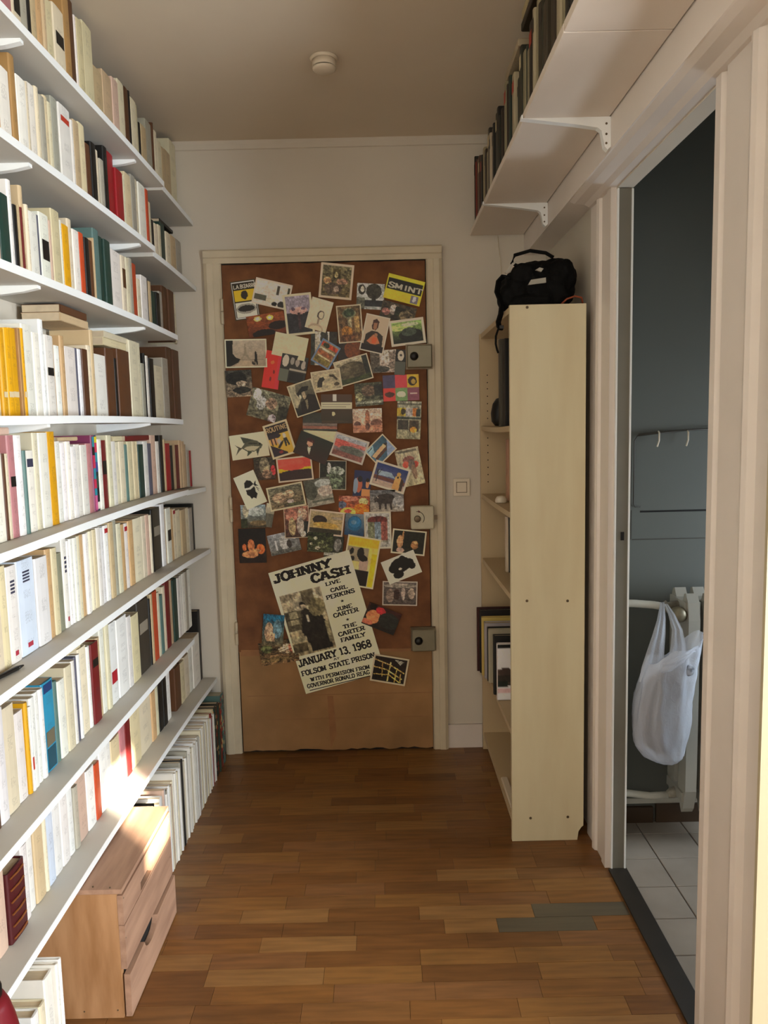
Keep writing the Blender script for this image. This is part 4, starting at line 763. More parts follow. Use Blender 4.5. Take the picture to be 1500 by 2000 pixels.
(5, 2.1177, 2.1406, 1.1709, 1.38, 'Q', ''),
(5, 2.1412, 2.1687, 1.1712, 1.3684, 'w', ''),
(5, 2.1693, 2.2101, 1.1715, 1.3649, 'm', 'K.3.5'),
(5, 2.2107, 2.2444, 1.1718, 1.379, 'c', ''),
(5, 2.245, 2.2797, 1.172, 1.3608, 'w', ''),
(5, 2.2803, 2.3162, 1.1723, 1.3586, 'c', ''),
(5, 2.3168, 2.3634, 1.1727, 1.3594, 'c', ''),
(5, 2.364, 2.3926, 1.1729, 1.3493, 'n', ''),
(5, 2.3932, 2.4378, 1.1729, 1.358, 'C', ''),
(5, 2.4384, 2.4741, 1.1727, 1.3573, 'C', ''),
(5, 2.4747, 2.4953, 1.1724, 1.3568, 'C', ''),
(5, 2.4959, 2.55, 1.1723, 1.3461, 'G', ''),
(5, 2.5506, 2.5954, 1.1719, 1.3552, 'w', ''),
(5, 2.596, 2.6377, 1.1715, 1.3475, 's', ''),
(5, 2.6383, 2.6922, 1.1712, 1.3747, 'p', ''),
(5, 2.6928, 2.7318, 1.1708, 1.3527, 'w', ''),
(5, 2.7324, 2.7728, 1.1705, 1.3738, 'k', ''),
(5, 2.7734, 2.7967, 1.1702, 1.3588, 't', ''),
(5, 2.7973, 2.8585, 1.17, 1.3432, 'r', ''),
(5, 2.8591, 2.8971, 1.1682, 1.3345, 'k', ''),
(5, 2.8977, 2.9369, 1.1671, 1.3375, 't', ''),
(5, 2.9375, 2.9988, 1.1659, 1.3344, 'm', ''),
(5, 2.9994, 3.0345, 1.164, 1.3513, 't', ''),
(5, 3.0351, 3.0712, 1.1629, 1.3466, 't', ''),
(5, 3.0718, 3.1088, 1.1618, 1.3337, 't', ''),
(5, 3.1094, 3.1475, 1.1607, 1.308, 'g', ''),
(5, 3.1481, 3.1794, 1.1596, 1.307, 'r', ''),
(6, 1.4922, 1.5465, 0.8997, 1.1267, 'c', ''),
(6, 1.5471, 1.58, 0.9003, 1.1166, 'C', ''),
(6, 1.5806, 1.6269, 0.9012, 1.1104, 'w', 'D.15.3'),
(6, 1.6275, 1.7077, 0.9026, 1.1136, 'L', 'D.12.25'),
(6, 1.7083, 1.7707, 0.9037, 1.106, 'W', ''),
(6, 1.7713, 1.7996, 0.9042, 1.1177, 'o', ''),
(6, 1.8002, 1.8294, 0.9048, 1.1155, 'C', ''),
(6, 1.83, 1.8601, 0.9053, 1.0981, 'E', ''),
(6, 1.8607, 1.8886, 0.9058, 1.129, 'w', 'D.2.4'),
(6, 1.8892, 1.9081, 0.9061, 1.1203, 'W', ''),
(6, 1.9087, 1.928, 0.9062, 1.1226, 'w', ''),
(6, 1.9286, 1.9517, 0.9064, 1.1221, 'w', ''),
(6, 1.9523, 1.9724, 0.9066, 1.1229, 'c', ''),
(6, 1.973, 1.9972, 0.9068, 1.1237, 'o', ''),
(6, 1.9978, 2.0189, 0.907, 1.1232, 'w', ''),
(6, 2.0195, 2.0411, 0.9071, 1.1229, 'w', ''),
(6, 2.0417, 2.0638, 0.9073, 1.124, 'c', ''),
(6, 2.0644, 2.0908, 0.9075, 1.1249, 'C', ''),
(6, 2.0914, 2.1186, 0.9078, 1.1269, 'w', ''),
(6, 2.1192, 2.1471, 0.908, 1.1233, 'W', ''),
(6, 2.1477, 2.1806, 0.9082, 1.1251, 'W', 'r.04.1'),
(6, 2.1812, 2.2151, 0.9085, 1.1297, 't', ''),
(6, 2.2157, 2.2462, 0.9088, 1.1317, 'g', ''),
(6, 2.2468, 2.2828, 0.9091, 1.1184, 'c', ''),
(6, 2.2834, 2.3158, 0.9093, 1.1109, 'o', ''),
(6, 2.3164, 2.3498, 0.9096, 1.1099, 'w', 'r.05.12'),
(6, 2.3504, 2.3949, 0.91, 1.1145, 'o', ''),
(6, 2.3955, 2.4846, 0.91, 1.113, 'c', ''),
(6, 2.4852, 2.5235, 0.9094, 1.113, 'c', ''),
(6, 2.5241, 2.5636, 0.9091, 1.1128, 'p', ''),
(6, 2.5642, 2.587, 0.9088, 1.1074, 'c', ''),
(6, 2.5876, 2.6101, 0.9086, 1.1223, 'k', ''),
(6, 2.6107, 2.7028, 0.9084, 1.1232, 'H', ''),
(6, 2.7034, 2.7456, 0.9077, 1.1308, 'W', ''),
(6, 2.7462, 2.7644, 0.9074, 1.1092, 't', ''),
(6, 2.765, 2.8223, 0.9073, 1.1089, 'w', 'K.4.6'),
(6, 2.8229, 2.8622, 0.9063, 1.1, 'o', ''),
(6, 2.8628, 2.9034, 0.9051, 1.0957, 'c', 'r.03.1'),
(6, 2.904, 2.9675, 0.9039, 1.0861, 'c', ''),
(6, 2.9681, 3.0347, 0.902, 1.0811, 't', ''),
(6, 3.0353, 3.0893, 0.8999, 1.0808, 'c', ''),
(6, 3.0899, 3.1459, 0.8983, 1.075, 'g', ''),
(6, 3.1465, 3.1794, 0.8966, 1.0873, 'k', ''),
(7, 1.4613, 1.4795, 0.5965, 0.8436, 'b', ''),
(7, 1.4801, 1.5163, 0.5972, 0.8362, 'W', ''),
(7, 1.5169, 1.5689, 0.5981, 0.826, 'c', ''),
(7, 1.5695, 1.61, 0.5989, 0.796, 'w', ''),
(7, 1.6106, 1.625, 0.5991, 0.8061, 'y', ''),
(7, 1.6256, 1.6352, 0.5993, 0.7922, 'W', 'R.6.75'),
(7, 1.6358, 1.6585, 0.5997, 0.807, 'W', ''),
(7, 1.6591, 1.6824, 0.6001, 0.8104, 'W', ''),
(7, 1.683, 1.7042, 0.6005, 0.8107, 'W', ''),
(7, 1.7048, 1.7642, 0.6016, 0.8149, 'B', ''),
(7, 1.7648, 1.7851, 0.602, 0.8012, 'n', ''),
(7, 1.7857, 1.8251, 0.6027, 0.7947, 'w', ''),
(7, 1.8257, 1.8669, 0.6034, 0.8162, 'c', ''),
(7, 1.8675, 1.8869, 0.6038, 0.8196, 'w', ''),
(7, 1.8875, 1.9004, 0.604, 0.8238, 's', ''),
(7, 1.901, 1.9175, 0.6041, 0.8258, 'W', ''),
(7, 1.9181, 1.9706, 0.6046, 0.8343, 'c', ''),
(7, 1.9712, 1.9927, 0.6047, 0.8261, 'w', ''),
(7, 1.9933, 2.0461, 0.6052, 0.8251, 'm', 'K.2.3'),
(7, 2.0467, 2.0698, 0.6054, 0.8285, 't', ''),
(7, 2.0704, 2.1022, 0.6056, 0.8542, 'w', ''),
(7, 2.1028, 2.1314, 0.6059, 0.852, 'c', ''),
(7, 2.132, 2.1923, 0.6063, 0.8433, 'W', 'r.6.75'),
(7, 2.1929, 2.2803, 0.607, 0.8412, 'W', ''),
(7, 2.2809, 2.3195, 0.6074, 0.8285, 'w', ''),
(7, 2.3201, 2.3912, 0.6079, 0.8196, 'C', ''),
(7, 2.3918, 2.5069, 0.6079, 0.844, 'H', ''),
(7, 2.5075, 2.5243, 0.6072, 0.8323, 'k', ''),
(7, 2.5249, 2.5479, 0.6071, 0.8452, 't', ''),
(7, 2.5485, 2.6025, 0.6069, 0.8455, 'R', ''),
(7, 2.6031, 2.6339, 0.6065, 0.8326, 'c', ''),
(7, 2.6345, 2.6725, 0.6062, 0.8158, 'n', ''),
(7, 2.6731, 2.7055, 0.606, 0.8395, 'c', ''),
(7, 2.7061, 2.76, 0.6057, 0.8492, 'm', ''),
(7, 2.7606, 2.7951, 0.6053, 0.8439, 't', ''),
(7, 2.7957, 2.853, 0.605, 0.8385, 'G', ''),
(8, 1.4254, 1.4714, 0.3414, 0.5214, 'p', ''),
(8, 1.472, 1.5446, 0.3427, 0.4962, 'M', ''),
(8, 1.5452, 1.5738, 0.3432, 0.512, 'W', ''),
(8, 1.5744, 1.6066, 0.3438, 0.518, 'w', ''),
(8, 1.6072, 1.6514, 0.3446, 0.5325, 't', ''),
(8, 1.652, 1.6678, 0.3449, 0.5162, 'c', ''),
(8, 1.6684, 1.7073, 0.3456, 0.5261, 'L', ''),
(8, 1.7079, 1.7486, 0.3463, 0.5242, 'W', ''),
(8, 1.7492, 1.7917, 0.3471, 0.5287, 'W', ''),
(8, 1.7923, 1.8238, 0.3477, 0.5168, 'W', ''),
(8, 1.8244, 1.8502, 0.3481, 0.5092, 'g', ''),
(8, 1.8508, 1.9089, 0.3491, 0.5296, 'p', ''),
(8, 1.9095, 1.9635, 0.3495, 0.5104, 'W', ''),
(8, 1.9641, 2.0016, 0.3498, 0.5034, 'R', ''),
(8, 2.0022, 2.0573, 0.3503, 0.5263, 'W', ''),
(8, 2.0579, 2.099, 0.3506, 0.5203, 'W', ''),
(8, 2.0996, 2.1691, 0.3512, 0.512, 'C', ''),
(8, 2.1697, 2.2151, 0.3515, 0.5507, 'P', ''),
(8, 2.2157, 2.2631, 0.3519, 0.5405, 'm', ''),
(8, 2.2637, 2.3546, 0.3526, 0.5301, 'C', ''),
(8, 2.3552, 2.4763, 0.3529, 0.5295, 'c', ''),
(8, 2.4769, 2.5235, 0.3524, 0.5204, 'o', ''),
(8, 2.5241, 2.5601, 0.3521, 0.52, 'c', ''),
(8, 2.5607, 2.6105, 0.3518, 0.5453, 'k', ''),
(8, 2.6111, 2.6561, 0.3514, 0.5387, 'k', ''),
(8, 2.6567, 2.7102, 0.3511, 0.5356, 'W', ''),
(7, 2.861, 2.8979, 0.6032, 0.8334, 'w', ''),
(7, 2.8985, 2.9364, 0.602, 0.834, 'w', ''),
(7, 2.937, 2.9759, 0.6009, 0.8345, 'w', ''),
(7, 2.9765, 3.0165, 0.5997, 0.835, 'g', ''),
(7, 3.0171, 3.0666, 0.5985, 0.8348, 'w', ''),
(8, 2.7599, 2.8398, 0.3503, 0.5139, 'b', ''),
(8, 2.8404, 2.9011, 0.3488, 0.5076, 'C', ''),
(8, 2.9017, 2.9732, 0.3469, 0.5116, 'c', ''),
(8, 2.9738, 3.0317, 0.3448, 0.5234, 'w', ''),
(8, 3.0323, 3.1464, 0.343, 0.5479, 'w', ''),
(8, 3.147, 3.1824, 0.3396, 0.6373, 'k', ''),
(8, 3.183, 3.1824, 0.3385, 0.6373, 'b', '')]
LYING = [(4, 1.961, 2.1396, 1.6668, 1.6879, 't', -0.895, -0.795), (4, 1.9642, 2.132, 1.6885, 1.7082, 'b', -0.895, -0.795), (4, 2.2523, 2.4453, 1.6379, 1.6606, 'C', -0.895, -0.795), (4, 2.2608, 2.4705, 1.6612, 1.6794, 'c', -0.895, -0.795), (2, 2.912, 3.0883, 2.15, 2.1631, 'k', -0.895, -0.795), (5, 1.602, 1.6576, 1.3856, 1.4018, 'p', -0.9, -0.8), (5, 1.8922, 2.0144, 1.3674, 1.3777, 't', -0.895, -0.795), (5, 2.2803, 2.3592, 1.3602, 1.3755, 'C', -0.895, -0.795), (5, 2.3982, 2.6312, 1.3588, 1.3754, 'm', -0.895, -0.795), (7, 1.8675, 1.9425, 0.8351, 0.8444, 'C', -0.895, -0.795)]
rnd = random.Random(3); cnt = {}
for (k, y0, y1, z0, z1, c, fl_) in BOOKS:
    cnt[k] = cnt.get(k, 0)+1
    th = y1-y0; base = hx(PAL[c]); j = rnd.uniform(.86, 1.08); colr = tuple(min(1, v*j*rnd.uniform(.97, 1.03)) for v in base)
    xs = -.79+rnd.uniform(-.003, .003); hard = c in 'kGrmMbsn' and th > .012
    z0 += .0006; depth = rnd.uniform(.104, .119)
    if c == 'M': xs = -.782
    o = book('book', xs, y0+.0003, y1, z0, z1, depth, colr, pages=(k >= 4), hard=hard)
    size = 'thick' if th > .032 else 'slim' if th < .014 else 'medium'
    extra = ''
    for tok in fl_.split(';'):
        if '.' in tok:
            p = tok.split('.'); f0, f1 = float('.'+p[1]), float('.'+p[2])
            bc = {'K': '14120f', 'R': 'b83a24', 'r': 'a81c28', 'D': '38384c', 'B': '5c3c20'}[p[0]]
            if p[0] == 'D' and k == 6:
                for q in range(4): band(o, xs, y0+.0003+th*(.1+.0*q), y1-th*.1, z0, z1, f0+(f1-f0)*q/4, f0+(f1-f0)*(q+.6)/4, hx(bc), .5)
                band(o, xs, y0, y1, z0, z1, .88, .93, hx('a83040'), .3)
            else: band(o, xs, y0+.0003, y1, z0, z1, f0, f1, hx(bc), .7 if th > .02 else .9)
            extra = ' with a %s spine mark' % {'K': 'black', 'R': 'red', 'r': 'red', 'D': 'dark', 'B': 'brown'}[p[0]]
    if c == 'y' and k == 4 and 1.2 < y0 < 2: band(o, xs, y0+.0002, y1, z0, z1, .72, .785, hx('d8c49c'), .98, name='pale_band'); extra = ' with a pale band'
    if c == 'M':
        for q in range(6): MB().tube([(xs+.0006, y0+th*.12, z0+(z1-z0)*(.06+.17*q)), (xs+.003, y0+th*.5, z0+(z1-z0)*(.06+.17*q)), (xs+.0006, y1-th*.12, z0+(z1-z0)*(.06+.17*q))], .0022, 6).build('spine_rib', M['gilt'] if 'gilt' in M else M.setdefault('gilt', mat('gilt_tooling', '9a5c30', .35, .2, 60, metal=.3)), o)
        extra = ''
    if c in 'SQ':
        cs = ['c83050', 'e0c820', '2c8c9c', '3c4a8c', 'e8e0d0', '28483c', 'd06090', '1c1a20']
        f0 = .02
        while f0 < .95:
            f1 = min(.98, f0+rnd.uniform(.05, .13)); band(o, xs, y0+.0002, y1, z0, z1, f0, f1, hx(rnd.choice(cs)), .95, name='colour_patch'); f0 = f1+.002
    if k == 7 and c == 'B':
        band(o, xs, y0, y1, z0, z1, 0.02, .12, hx('203868'), .9, name='navy_band'); band(o, xs, y0, y1, z0, z1, .55, .72, hx('6c6450'), .8, name='photo_patch'); band(o, xs, y0, y1, z0, z1, .74, .98, hx('1c4858'), .9, name='dark_band')
    if c == 'H':
        band(o, xs, y0, y1, z0, z1, .3, .45, hx('8c8474'), .8, name='photo_patch')
    tag(o, '%s %s book%s, %s from left on %s shelf down' % (size, CN[c], extra, nth(cnt[k]), ORD[k]), 'book', 'books on the %s shelf down' % ORD[k])
cl = {}
for (k, y0, y1, z0, z1, c, xa, xb) in LYING:
    j = rnd.uniform(.9, 1.05); colr = tuple(min(1, v*j) for v in hx(PAL[c])); cl[k] = cl.get(k, 0)+1
    t = min(.0012, (z1-z0)*.2)
    o = MB().prism([(xa, z0), (xb-.002, z0), (xb, z0+.002), (xb, z1-.002), (xb-.002, z1), (xa, z1), (xa, z1-t), (xb-.004, z1-t), (xb-.004, z0+t), (xa, z0+t)], 1, y0, y1).build('book', M['book'], color=colr)
    MB().box(xa+.002, xb-.0045, y0+.001, y1-.001, z0+t, z1-t).build('pages', M['paper'], o)
    tag(o, '%s %s book lying flat on the upright books of %s shelf down' % (['', 'lower', 'next', 'third', 'last'][min(cl[k], 4)] if k != 4 else ['', 'left lower', 'left upper', 'right lower', 'right upper'][cl[k]], CN[c], ORD[k]), 'book', 'books lying across the rows')
# pen on the sixth board, red pen beside it
pen = thing('pen', (-.765, 1.52, .9), 'black pen lying on the sixth shelf board near the left edge', 'pen')
pz = .907-.008
MB().tube([(-.80, 1.36, pz+.0052), (-.7665, 1.548, pz+.0062)], .005, 10).build('barrel', M['black'], pen, True)
MB().tube([(-.7665, 1.548, pz+.0062), (-.763, 1.566, pz+.0062)], [.0048, .002], 10).build('cap', M['black'], pen, True)
tag(MB().tube([(-.835, 1.38, pz+.0055), (-.80, 1.50, pz+.0062), (-.797, 1.512, pz+.0064)], [.0045, .0045, .0015], 10).build('pen', M['red'], smooth=True), 'red pen tip just behind the black pen', 'pen')
# small folded card standing out on the lowest board
tag(MB().box(-.865, -.765, 2.60, 2.72, .3445, .3475).build('booklet', M['shelf']), 'white booklet lying flat on the lowest shelf board', 'booklet')

# ---------------------------------------------------------------- floor row: magazines, crate, big books
y0 = 2.100; i = 0; rnd = random.Random(21)
while y0 < 3.10:
    u = (y0-2.1)/1.0
    if i in (0, 1, 2): th, h_, c = ((.022, .296, 'k'), (.012, .302, 'W'), (.005, .308, 'k'))[i]
    elif y0 > 2.93:
        th, h_, c = rnd.choice([(.016, .27, 'r'), (.02, .285, 'H'), (.012, .28, 'b'), (.014, .29, 'C'), (.010, .275, 'G')]); 
        if y0 > 3.05: th, h_, c = .012, .30, 'n'
    else:
        th = rnd.uniform(.008, .015); h_ = rnd.choice([.268, .275, .28, .285, .29, .296, .30]); c = rnd.choice('WWwwwwcgwcp')
        if abs(y0-2.45) < .008: c = 'k'
        if abs(y0-2.90) < .012: c, th = 'r', .012
    base = hx(PAL[c]); j = rnd.uniform(.66, .9); colr = tuple(min(1, v*j) for v in base)
    xs = -.692+rnd.uniform(-.004, .003); i += 1
    o = book('magazine', xs, y0, y0+th-.0004, .0004, h_, .205, colr, pages=th > .011)
    if y0 > 2.93 and th > .011:
        f0 = .03
        while f0 < .9: band(o, xs, y0, y0+th, 0, h_, f0, f0+.05, hx(rnd.choice(['14120f', 'd8b878', '1c1814', 'a02020'])), .7, name='spine_print'); f0 += rnd.uniform(.06, .12)
    tag(o, '%s %s magazine, %s beyond the pine crate on the floor' % ('slim' if th < .01 else 'thicker', CN[c], nth(i)), 'magazine', 'magazines standing on the floor below the shelves')
    y0 += th
i = 0
for (ya, yb, h_, xs, c) in ((1.474, 1.484, .308, -.69, 'W'), (1.462, 1.4735, .305, -.692, 'w'), (1.425, 1.4615, .300, -.70, 'w'), (1.40, 1.424, .262, -.70, 'c'), (1.372, 1.399, .262, -.702, 'W'), (1.352, 1.371, .235, -.70, 'C'), (1.335, 1.351, .245, -.70, 'W'), (1.30, 1.334, .25, -.70, 's')):
    i += 1
    o = book('large_book', xs, ya, yb-.0005, .0004, h_, .2, hx(PAL[c]), hard=True)
    tag(o, '%s large book on the floor, %s left of the pine crate' % (CN[c], nth(i)), 'book', 'large books on the floor by the crate')
cr = thing('wooden_crate', (-.76, 1.885, 0), 'pine crate chest with plank front and hand slots under the shelves', 'crate')
X0, X1, Y0, Y1, ZTc = -.89, -.632, 1.688, 2.085, .325
MB().box(X0, X1-.014, Y0, Y0+.016, 0, ZTc-.012).build('side_panel', M['pine'], cr)
MB().box(X0, X1-.014, Y1-.016, Y1, 0, ZTc-.012).build('side_panel', M['pine'], cr)
MB().box(X0, X1-.002, Y0, Y1, ZTc-.0115, ZTc).build('lid', M['pineh'], cr)
MB().box(X0, X0+.008, Y0+.0165, Y1-.0165, 0, ZTc-.013).build('back_panel', M['pine'], cr)
pl = MB(); xa, xb = X1-.0135, X1
pl.box(xa, xb, Y0, 1.815, .236, ZTc-.016).box(xa, xb, 1.905, Y1, .236, ZTc-.016).box(xa, xb, 1.815, 1.905, .262, ZTc-.016).box(xa, xb, 1.815, 1.905, .236, .240)
pl.build('plank', M['pineh'], cr)
MB().box(xa-.001, xb-.011, 1.815, 1.905, .2405, .2615).build('hand_slot', M['dark'], cr)
MB().box(xa, xb, Y0+.001, Y1, .124, .2335).build('plank', M['pineh'], cr)
cut = [(Y0+.004, .108)]
for q in range(11):
    t = q/10*math.pi; cut.append((1.86-.055*math.cos(t), .110-.030*math.sin(t)))
cut += [(Y1+.001, .116), (Y1+.001, .002), (Y0+.002, .002)]
MB().prism(cut, 0, xa+.004, xb+.005).build('plank', M['pineh'], cr)
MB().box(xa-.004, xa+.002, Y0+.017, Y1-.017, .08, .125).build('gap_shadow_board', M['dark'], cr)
for (q, z) in ((1.694, .30), (1.694, .2), (1.694, .06), (2.07, .3), (2.07, .18)):
    MB().lathe(xb, q, z, [(.002, -.001), (.002, .0004)], 8, 0).build('nail', M['screw'], cr)
for (x, z) in ((-.66, .33), (-.70, .333), (-.75, .331), (-.66, .02), (-.74, .018)):
    MB().lathe(x, Y0, z, [(.002, .001), (.002, -.0004)], 8, 1).build('nail', M['screw'], cr)
# flat dark box and papers on top of the magazines behind the crate
rc = thing('canister', (-.674, 1.16, 0), 'red tapering canister with black cap at the bottom left corner', 'canister')
MB().lathe(-.674, 1.16, 0, [(.050, 0), (.055, .01), (.055, .36), (.054, .39), (.048, .425), (.040, .455), (.034, .468)], 28).build('body', M['red'], rc, True)
MB().lathe(-.674, 1.16, .4685, [(.026, 0), (.030, .004), (.030, .018), (.024, .026), (.01, .028)], 24).build('cap', M['black'], rc, True)

# ---------------------------------------------------------------- bookcase on the right
bc = thing('bookcase', (.522, 2.81, 0), 'tall narrow cream bookcase against the right wall by the door', 'bookcase')
bx0, bx1, by0, by1, bz1 = .403, .640, 2.428, 3.185, 1.750
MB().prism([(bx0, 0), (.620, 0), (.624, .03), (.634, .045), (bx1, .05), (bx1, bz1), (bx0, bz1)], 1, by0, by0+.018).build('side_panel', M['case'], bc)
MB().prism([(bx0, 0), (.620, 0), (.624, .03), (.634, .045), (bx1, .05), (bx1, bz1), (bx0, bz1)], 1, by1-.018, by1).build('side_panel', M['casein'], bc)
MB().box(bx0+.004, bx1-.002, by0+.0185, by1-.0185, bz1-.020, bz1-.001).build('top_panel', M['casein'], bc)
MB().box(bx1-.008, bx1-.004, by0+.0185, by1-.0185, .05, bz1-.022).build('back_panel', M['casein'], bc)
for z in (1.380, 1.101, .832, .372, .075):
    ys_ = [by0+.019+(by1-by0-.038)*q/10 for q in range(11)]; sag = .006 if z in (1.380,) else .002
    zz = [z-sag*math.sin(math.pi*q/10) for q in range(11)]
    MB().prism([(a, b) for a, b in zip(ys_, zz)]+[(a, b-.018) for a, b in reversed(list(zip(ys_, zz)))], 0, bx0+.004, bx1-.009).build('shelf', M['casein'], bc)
MB().box(bx0+.02, bx0+.034, by0+.0185, by1-.0185, 0, .056).build('plinth', M['case'], bc)
for (x, z) in ((.454, .817), (.585, .814), (.464, .080), (.588, .081), (.457, 1.742)):
    MB().lathe(x, by0, z, [(.0045, .001), (.0045, -.0008), (.002, -.0006)], 12, 1).build('screw', M['screw'], bc)
hs = MB()
for zs in ([1.50, 1.47, 1.44, 1.41]+[1.585, 1.555, 1.53], [1.33, 1.30, 1.27, 1.24, 1.21, 1.18, 1.15, 1.07]):
    for z in zs: hs.lathe(bx0+.03, by1-.018, z, [(.0025, .001), (.0025, -.0006)], 8, 1)
hs.build('peg_holes', M['dark'], bc)
# things on the bookcase shelves
def rb(name, xs, ya, yb, z0, z1, d, c, label, cat='book', hard=True, grp=None):
    o = book(name, xs, ya, yb, z0, z1, d, hx(c), face=-1, hard=hard); tag(o, label, cat, grp); return o
rb('binder', .445, 2.905, 2.955, 1.3765, 1.70, .17, '4c463a', 'grey brown binder standing on the top shelf of the cream bookcase', 'binder')
rb('binder', .452, 2.84, 2.903, 1.376, 1.695, .17, '12100e', 'black binder beside the grey brown one in the bookcase', 'binder')
tag(MB().lathe(.468, 2.99, 1.378, [(.004, .0), (.03, .001), (.044, .018), (.047, .05), (.040, .085), (.026, .105), (.004, .112)], 22).build('round_case', M['black'], smooth=True), 'small black rounded case beside the binders in the bookcase', 'case')
rb('book', .462, 2.85, 2.90, 1.1005, 1.33, .15, 'b88a6c', 'tan pink book standing on the second shelf of the cream bookcase')
tag(MB().lathe(.43, 2.80, 1.100, [(.02, 0), (.022, .004), (.022, .012), (.016, .022), (.004, .025)], 18).build('small_bowl', M['whitep'], smooth=True), 'small white dish at the front of the second bookcase shelf', 'dish')
rb('book', .455, 2.845, 2.885, .8315, 1.04, .15, 'd8c4aa', 'pale book on the middle shelf of the cream bookcase')
rb('book', .463, 2.835, 2.844, .8315, 1.045, .15, '1c1a16', 'thin black book against the pale one in the bookcase')
for (xs, ya, yb, z1, c, nm) in ((.371, 3.085, 3.097, .640, '3c1814', 'dark red edged'), (.380, 3.06, 3.084, .635, '1a1412', 'large black'), (.384, 3.03, 3.055, .612, 'c8b060', 'yellow'), (.390, 2.985, 3.02, .600, 'a8a0a0', 'grey white'),
                              (.396, 2.955, 2.972, .590, '24241f', 'thin dark'), (.398, 2.935, 2.953, .588, 'b0a890', 'pale'), (.398, 2.80, 2.825, .600, '1c1c1a', 'black topped')):
    o = rb('magazine', xs, ya, yb, .3725, z1, .2, c, '%s magazine jutting out of the lower bookcase shelf' % nm, 'magazine', grp='magazines in the lower bookcase')
o = rb('magazine', .402, 2.742, 2.762, .3725, .585, .19, 'd8d0cc', 'white magazine with a dark photo, nearest in the lower bookcase', 'magazine', grp='magazines in the lower bookcase')
sheet('cover_picture', .497, .4785, .185, .208, 0, 2.7415, 'g d8ccc4 d4c8c4|r .0 0 1 .08 181a18|r 0 .45 .3 .72 4c4038|e .18 .5 .16 .08 3a302c|e .16 .62 .2 .08 2c2824|r 0 .66 .2 .78 1c2420|e .45 .73 .25 .05 201f1c|r 0 .80 1 .88 b89c9c|n .08 8', 91, o, thick=.0002, n=1200, curl=0)
tag(MB().bbox(.41, .435, 2.50, 2.72, .0758, .088, .003).build('power_strip', M['whitep']), 'small white power strip on the lowest bookcase shelf', 'power strip')

# backpack on top of the bookcase
bp = thing('backpack', (.52, 2.66, bz1), 'black backpack slumped on top of the cream bookcase', 'backpack')
def blob(ells, res=22, noise=.004, seed=1):
    mb = MB()
    for (cx, cy, cz, a, b, c) in ells:
        n = len(mb.v)
        for i in range(res//2+1):
            ph = math.pi*i/(res//2)
            for j in range(res):
                t = 2*math.pi*j/res; x, y_, z = math.sin(ph)*math.cos(t), math.sin(ph)*math.sin(t), math.cos(ph)
                k = 1/max(.001, (abs(x)**2.6+abs(y_)**2.6+abs(z)**2.6)**(1/2.6))
                mb.v.append((cx+a*x*k, cy+b*y_*k, cz+c*z*k))
        for i in range(res//2):
            for j in range(res): mb.f.append((n+i*res+j, n+(i+1)*res+j, n+(i+1)*res+(j+1) % res, n+i*res+(j+1) % res))
    return mb
bm_ = blob([(.585, 2.66, 1.842, .066, .13, .088), (.628, 2.66, 1.845, .022, .11, .070), (.52, 2.65, 1.842, .070, .12, .080), (.455, 2.64, 1.822, .052, .10, .062), (.425, 2.60, 1.800, .034, .06, .046), (.47, 2.56, 1.865, .045, .03, .035), (.555, 2.545, 1.80, .06, .02, .04), (.50, 2.55, 1.775, .08, .03, .022), (.61, 2.55, 1.86, .03, .02, .05)])
o = bm_.build('pack_body', M['fabric'], bp, True)
md = o.modifiers.new('r', 'REMESH'); md.mode = 'VOXEL'; md.voxel_size = .0045; md.use_smooth_shade = True
tx = bpy.data.textures.new('folds', 'CLOUDS'); tx.noise_scale = .045
dm = o.modifiers.new('d', 'DISPLACE'); dm.texture = tx; dm.strength = .022; dm.mid_level = .6
sm = o.modifiers.new('s', 'SMOOTH'); sm.iterations = 2
MB().tube([(.455, 2.54, 1.885), (.43, 2.545, 1.90), (.44, 2.55, 1.925), (.49, 2.55, 1.938), (.54, 2.55, 1.930), (.565, 2.55, 1.915)], .006, 8).build('haul_loop', M['fabric'], bp, True)
def strap(pts, wd, th, name, m, parent, wv=(0, 1, 0)):
    wv = Vector(wv).normalized(); mb = MB(); pts = [Vector(p) for p in pts]
    for i, p in enumerate(pts):
        d = (pts[min(i+1, len(pts)-1)]-pts[max(i-1, 0)]).normalized(); nn = d.cross(wv).normalized()
        for a, b in ((-1, -1), (1, -1), (1, 1), (-1, 1)): mb.v.append(tuple(p+wv*wd/2*a+nn*th/2*b))
    for i in range(len(pts)-1):
        for j in range(4): mb.f.append((i*4+j, i*4+(j+1) % 4, (i+1)*4+(j+1) % 4, (i+1)*4+j))
    mb.f += [(0, 1, 2, 3), tuple((len(pts)-1)*4+j for j in (3, 2, 1, 0))]
    return mb.build(name, m, parent)
strap([(.43, 2.55, 1.85), (.405, 2.55, 1.862), (.388, 2.55, 1.845), (.382, 2.55, 1.81), (.392, 2.55, 1.785), (.398, 2.55, 1.77), (.394, 2.55, 1.74), (.386, 2.55, 1.715), (.388, 2.55, 1.70), (.394, 2.55, 1.69)], .02, .006, 'shoulder_strap', M['fabric'], bp, (.75, .66, 0))
MB().tube([(.394, 2.548, 1.695), (.384, 2.546, 1.69), (.377, 2.544, 1.67), (.376, 2.542, 1.645), (.380, 2.54, 1.625), (.384, 2.54, 1.615)], .0035, 8).build('strap_end', M['fabric'], bp, True)
MB().box(.388, .402, 2.538, 2.552, 1.693, 1.703).build('buckle', M['black'], bp)
MB().prism([(.478, 1.826), (.488, 1.842), (.535, 1.848), (.536, 1.832)], 1, 2.523, 2.531).build('reflective_tab', M['grey'], bp)
MB().prism([(.502, 1.872), (.515, 1.880), (.528, 1.876), (.520, 1.866)], 1, 2.523, 2.533).build('reflective_tab', M['grey'], bp)
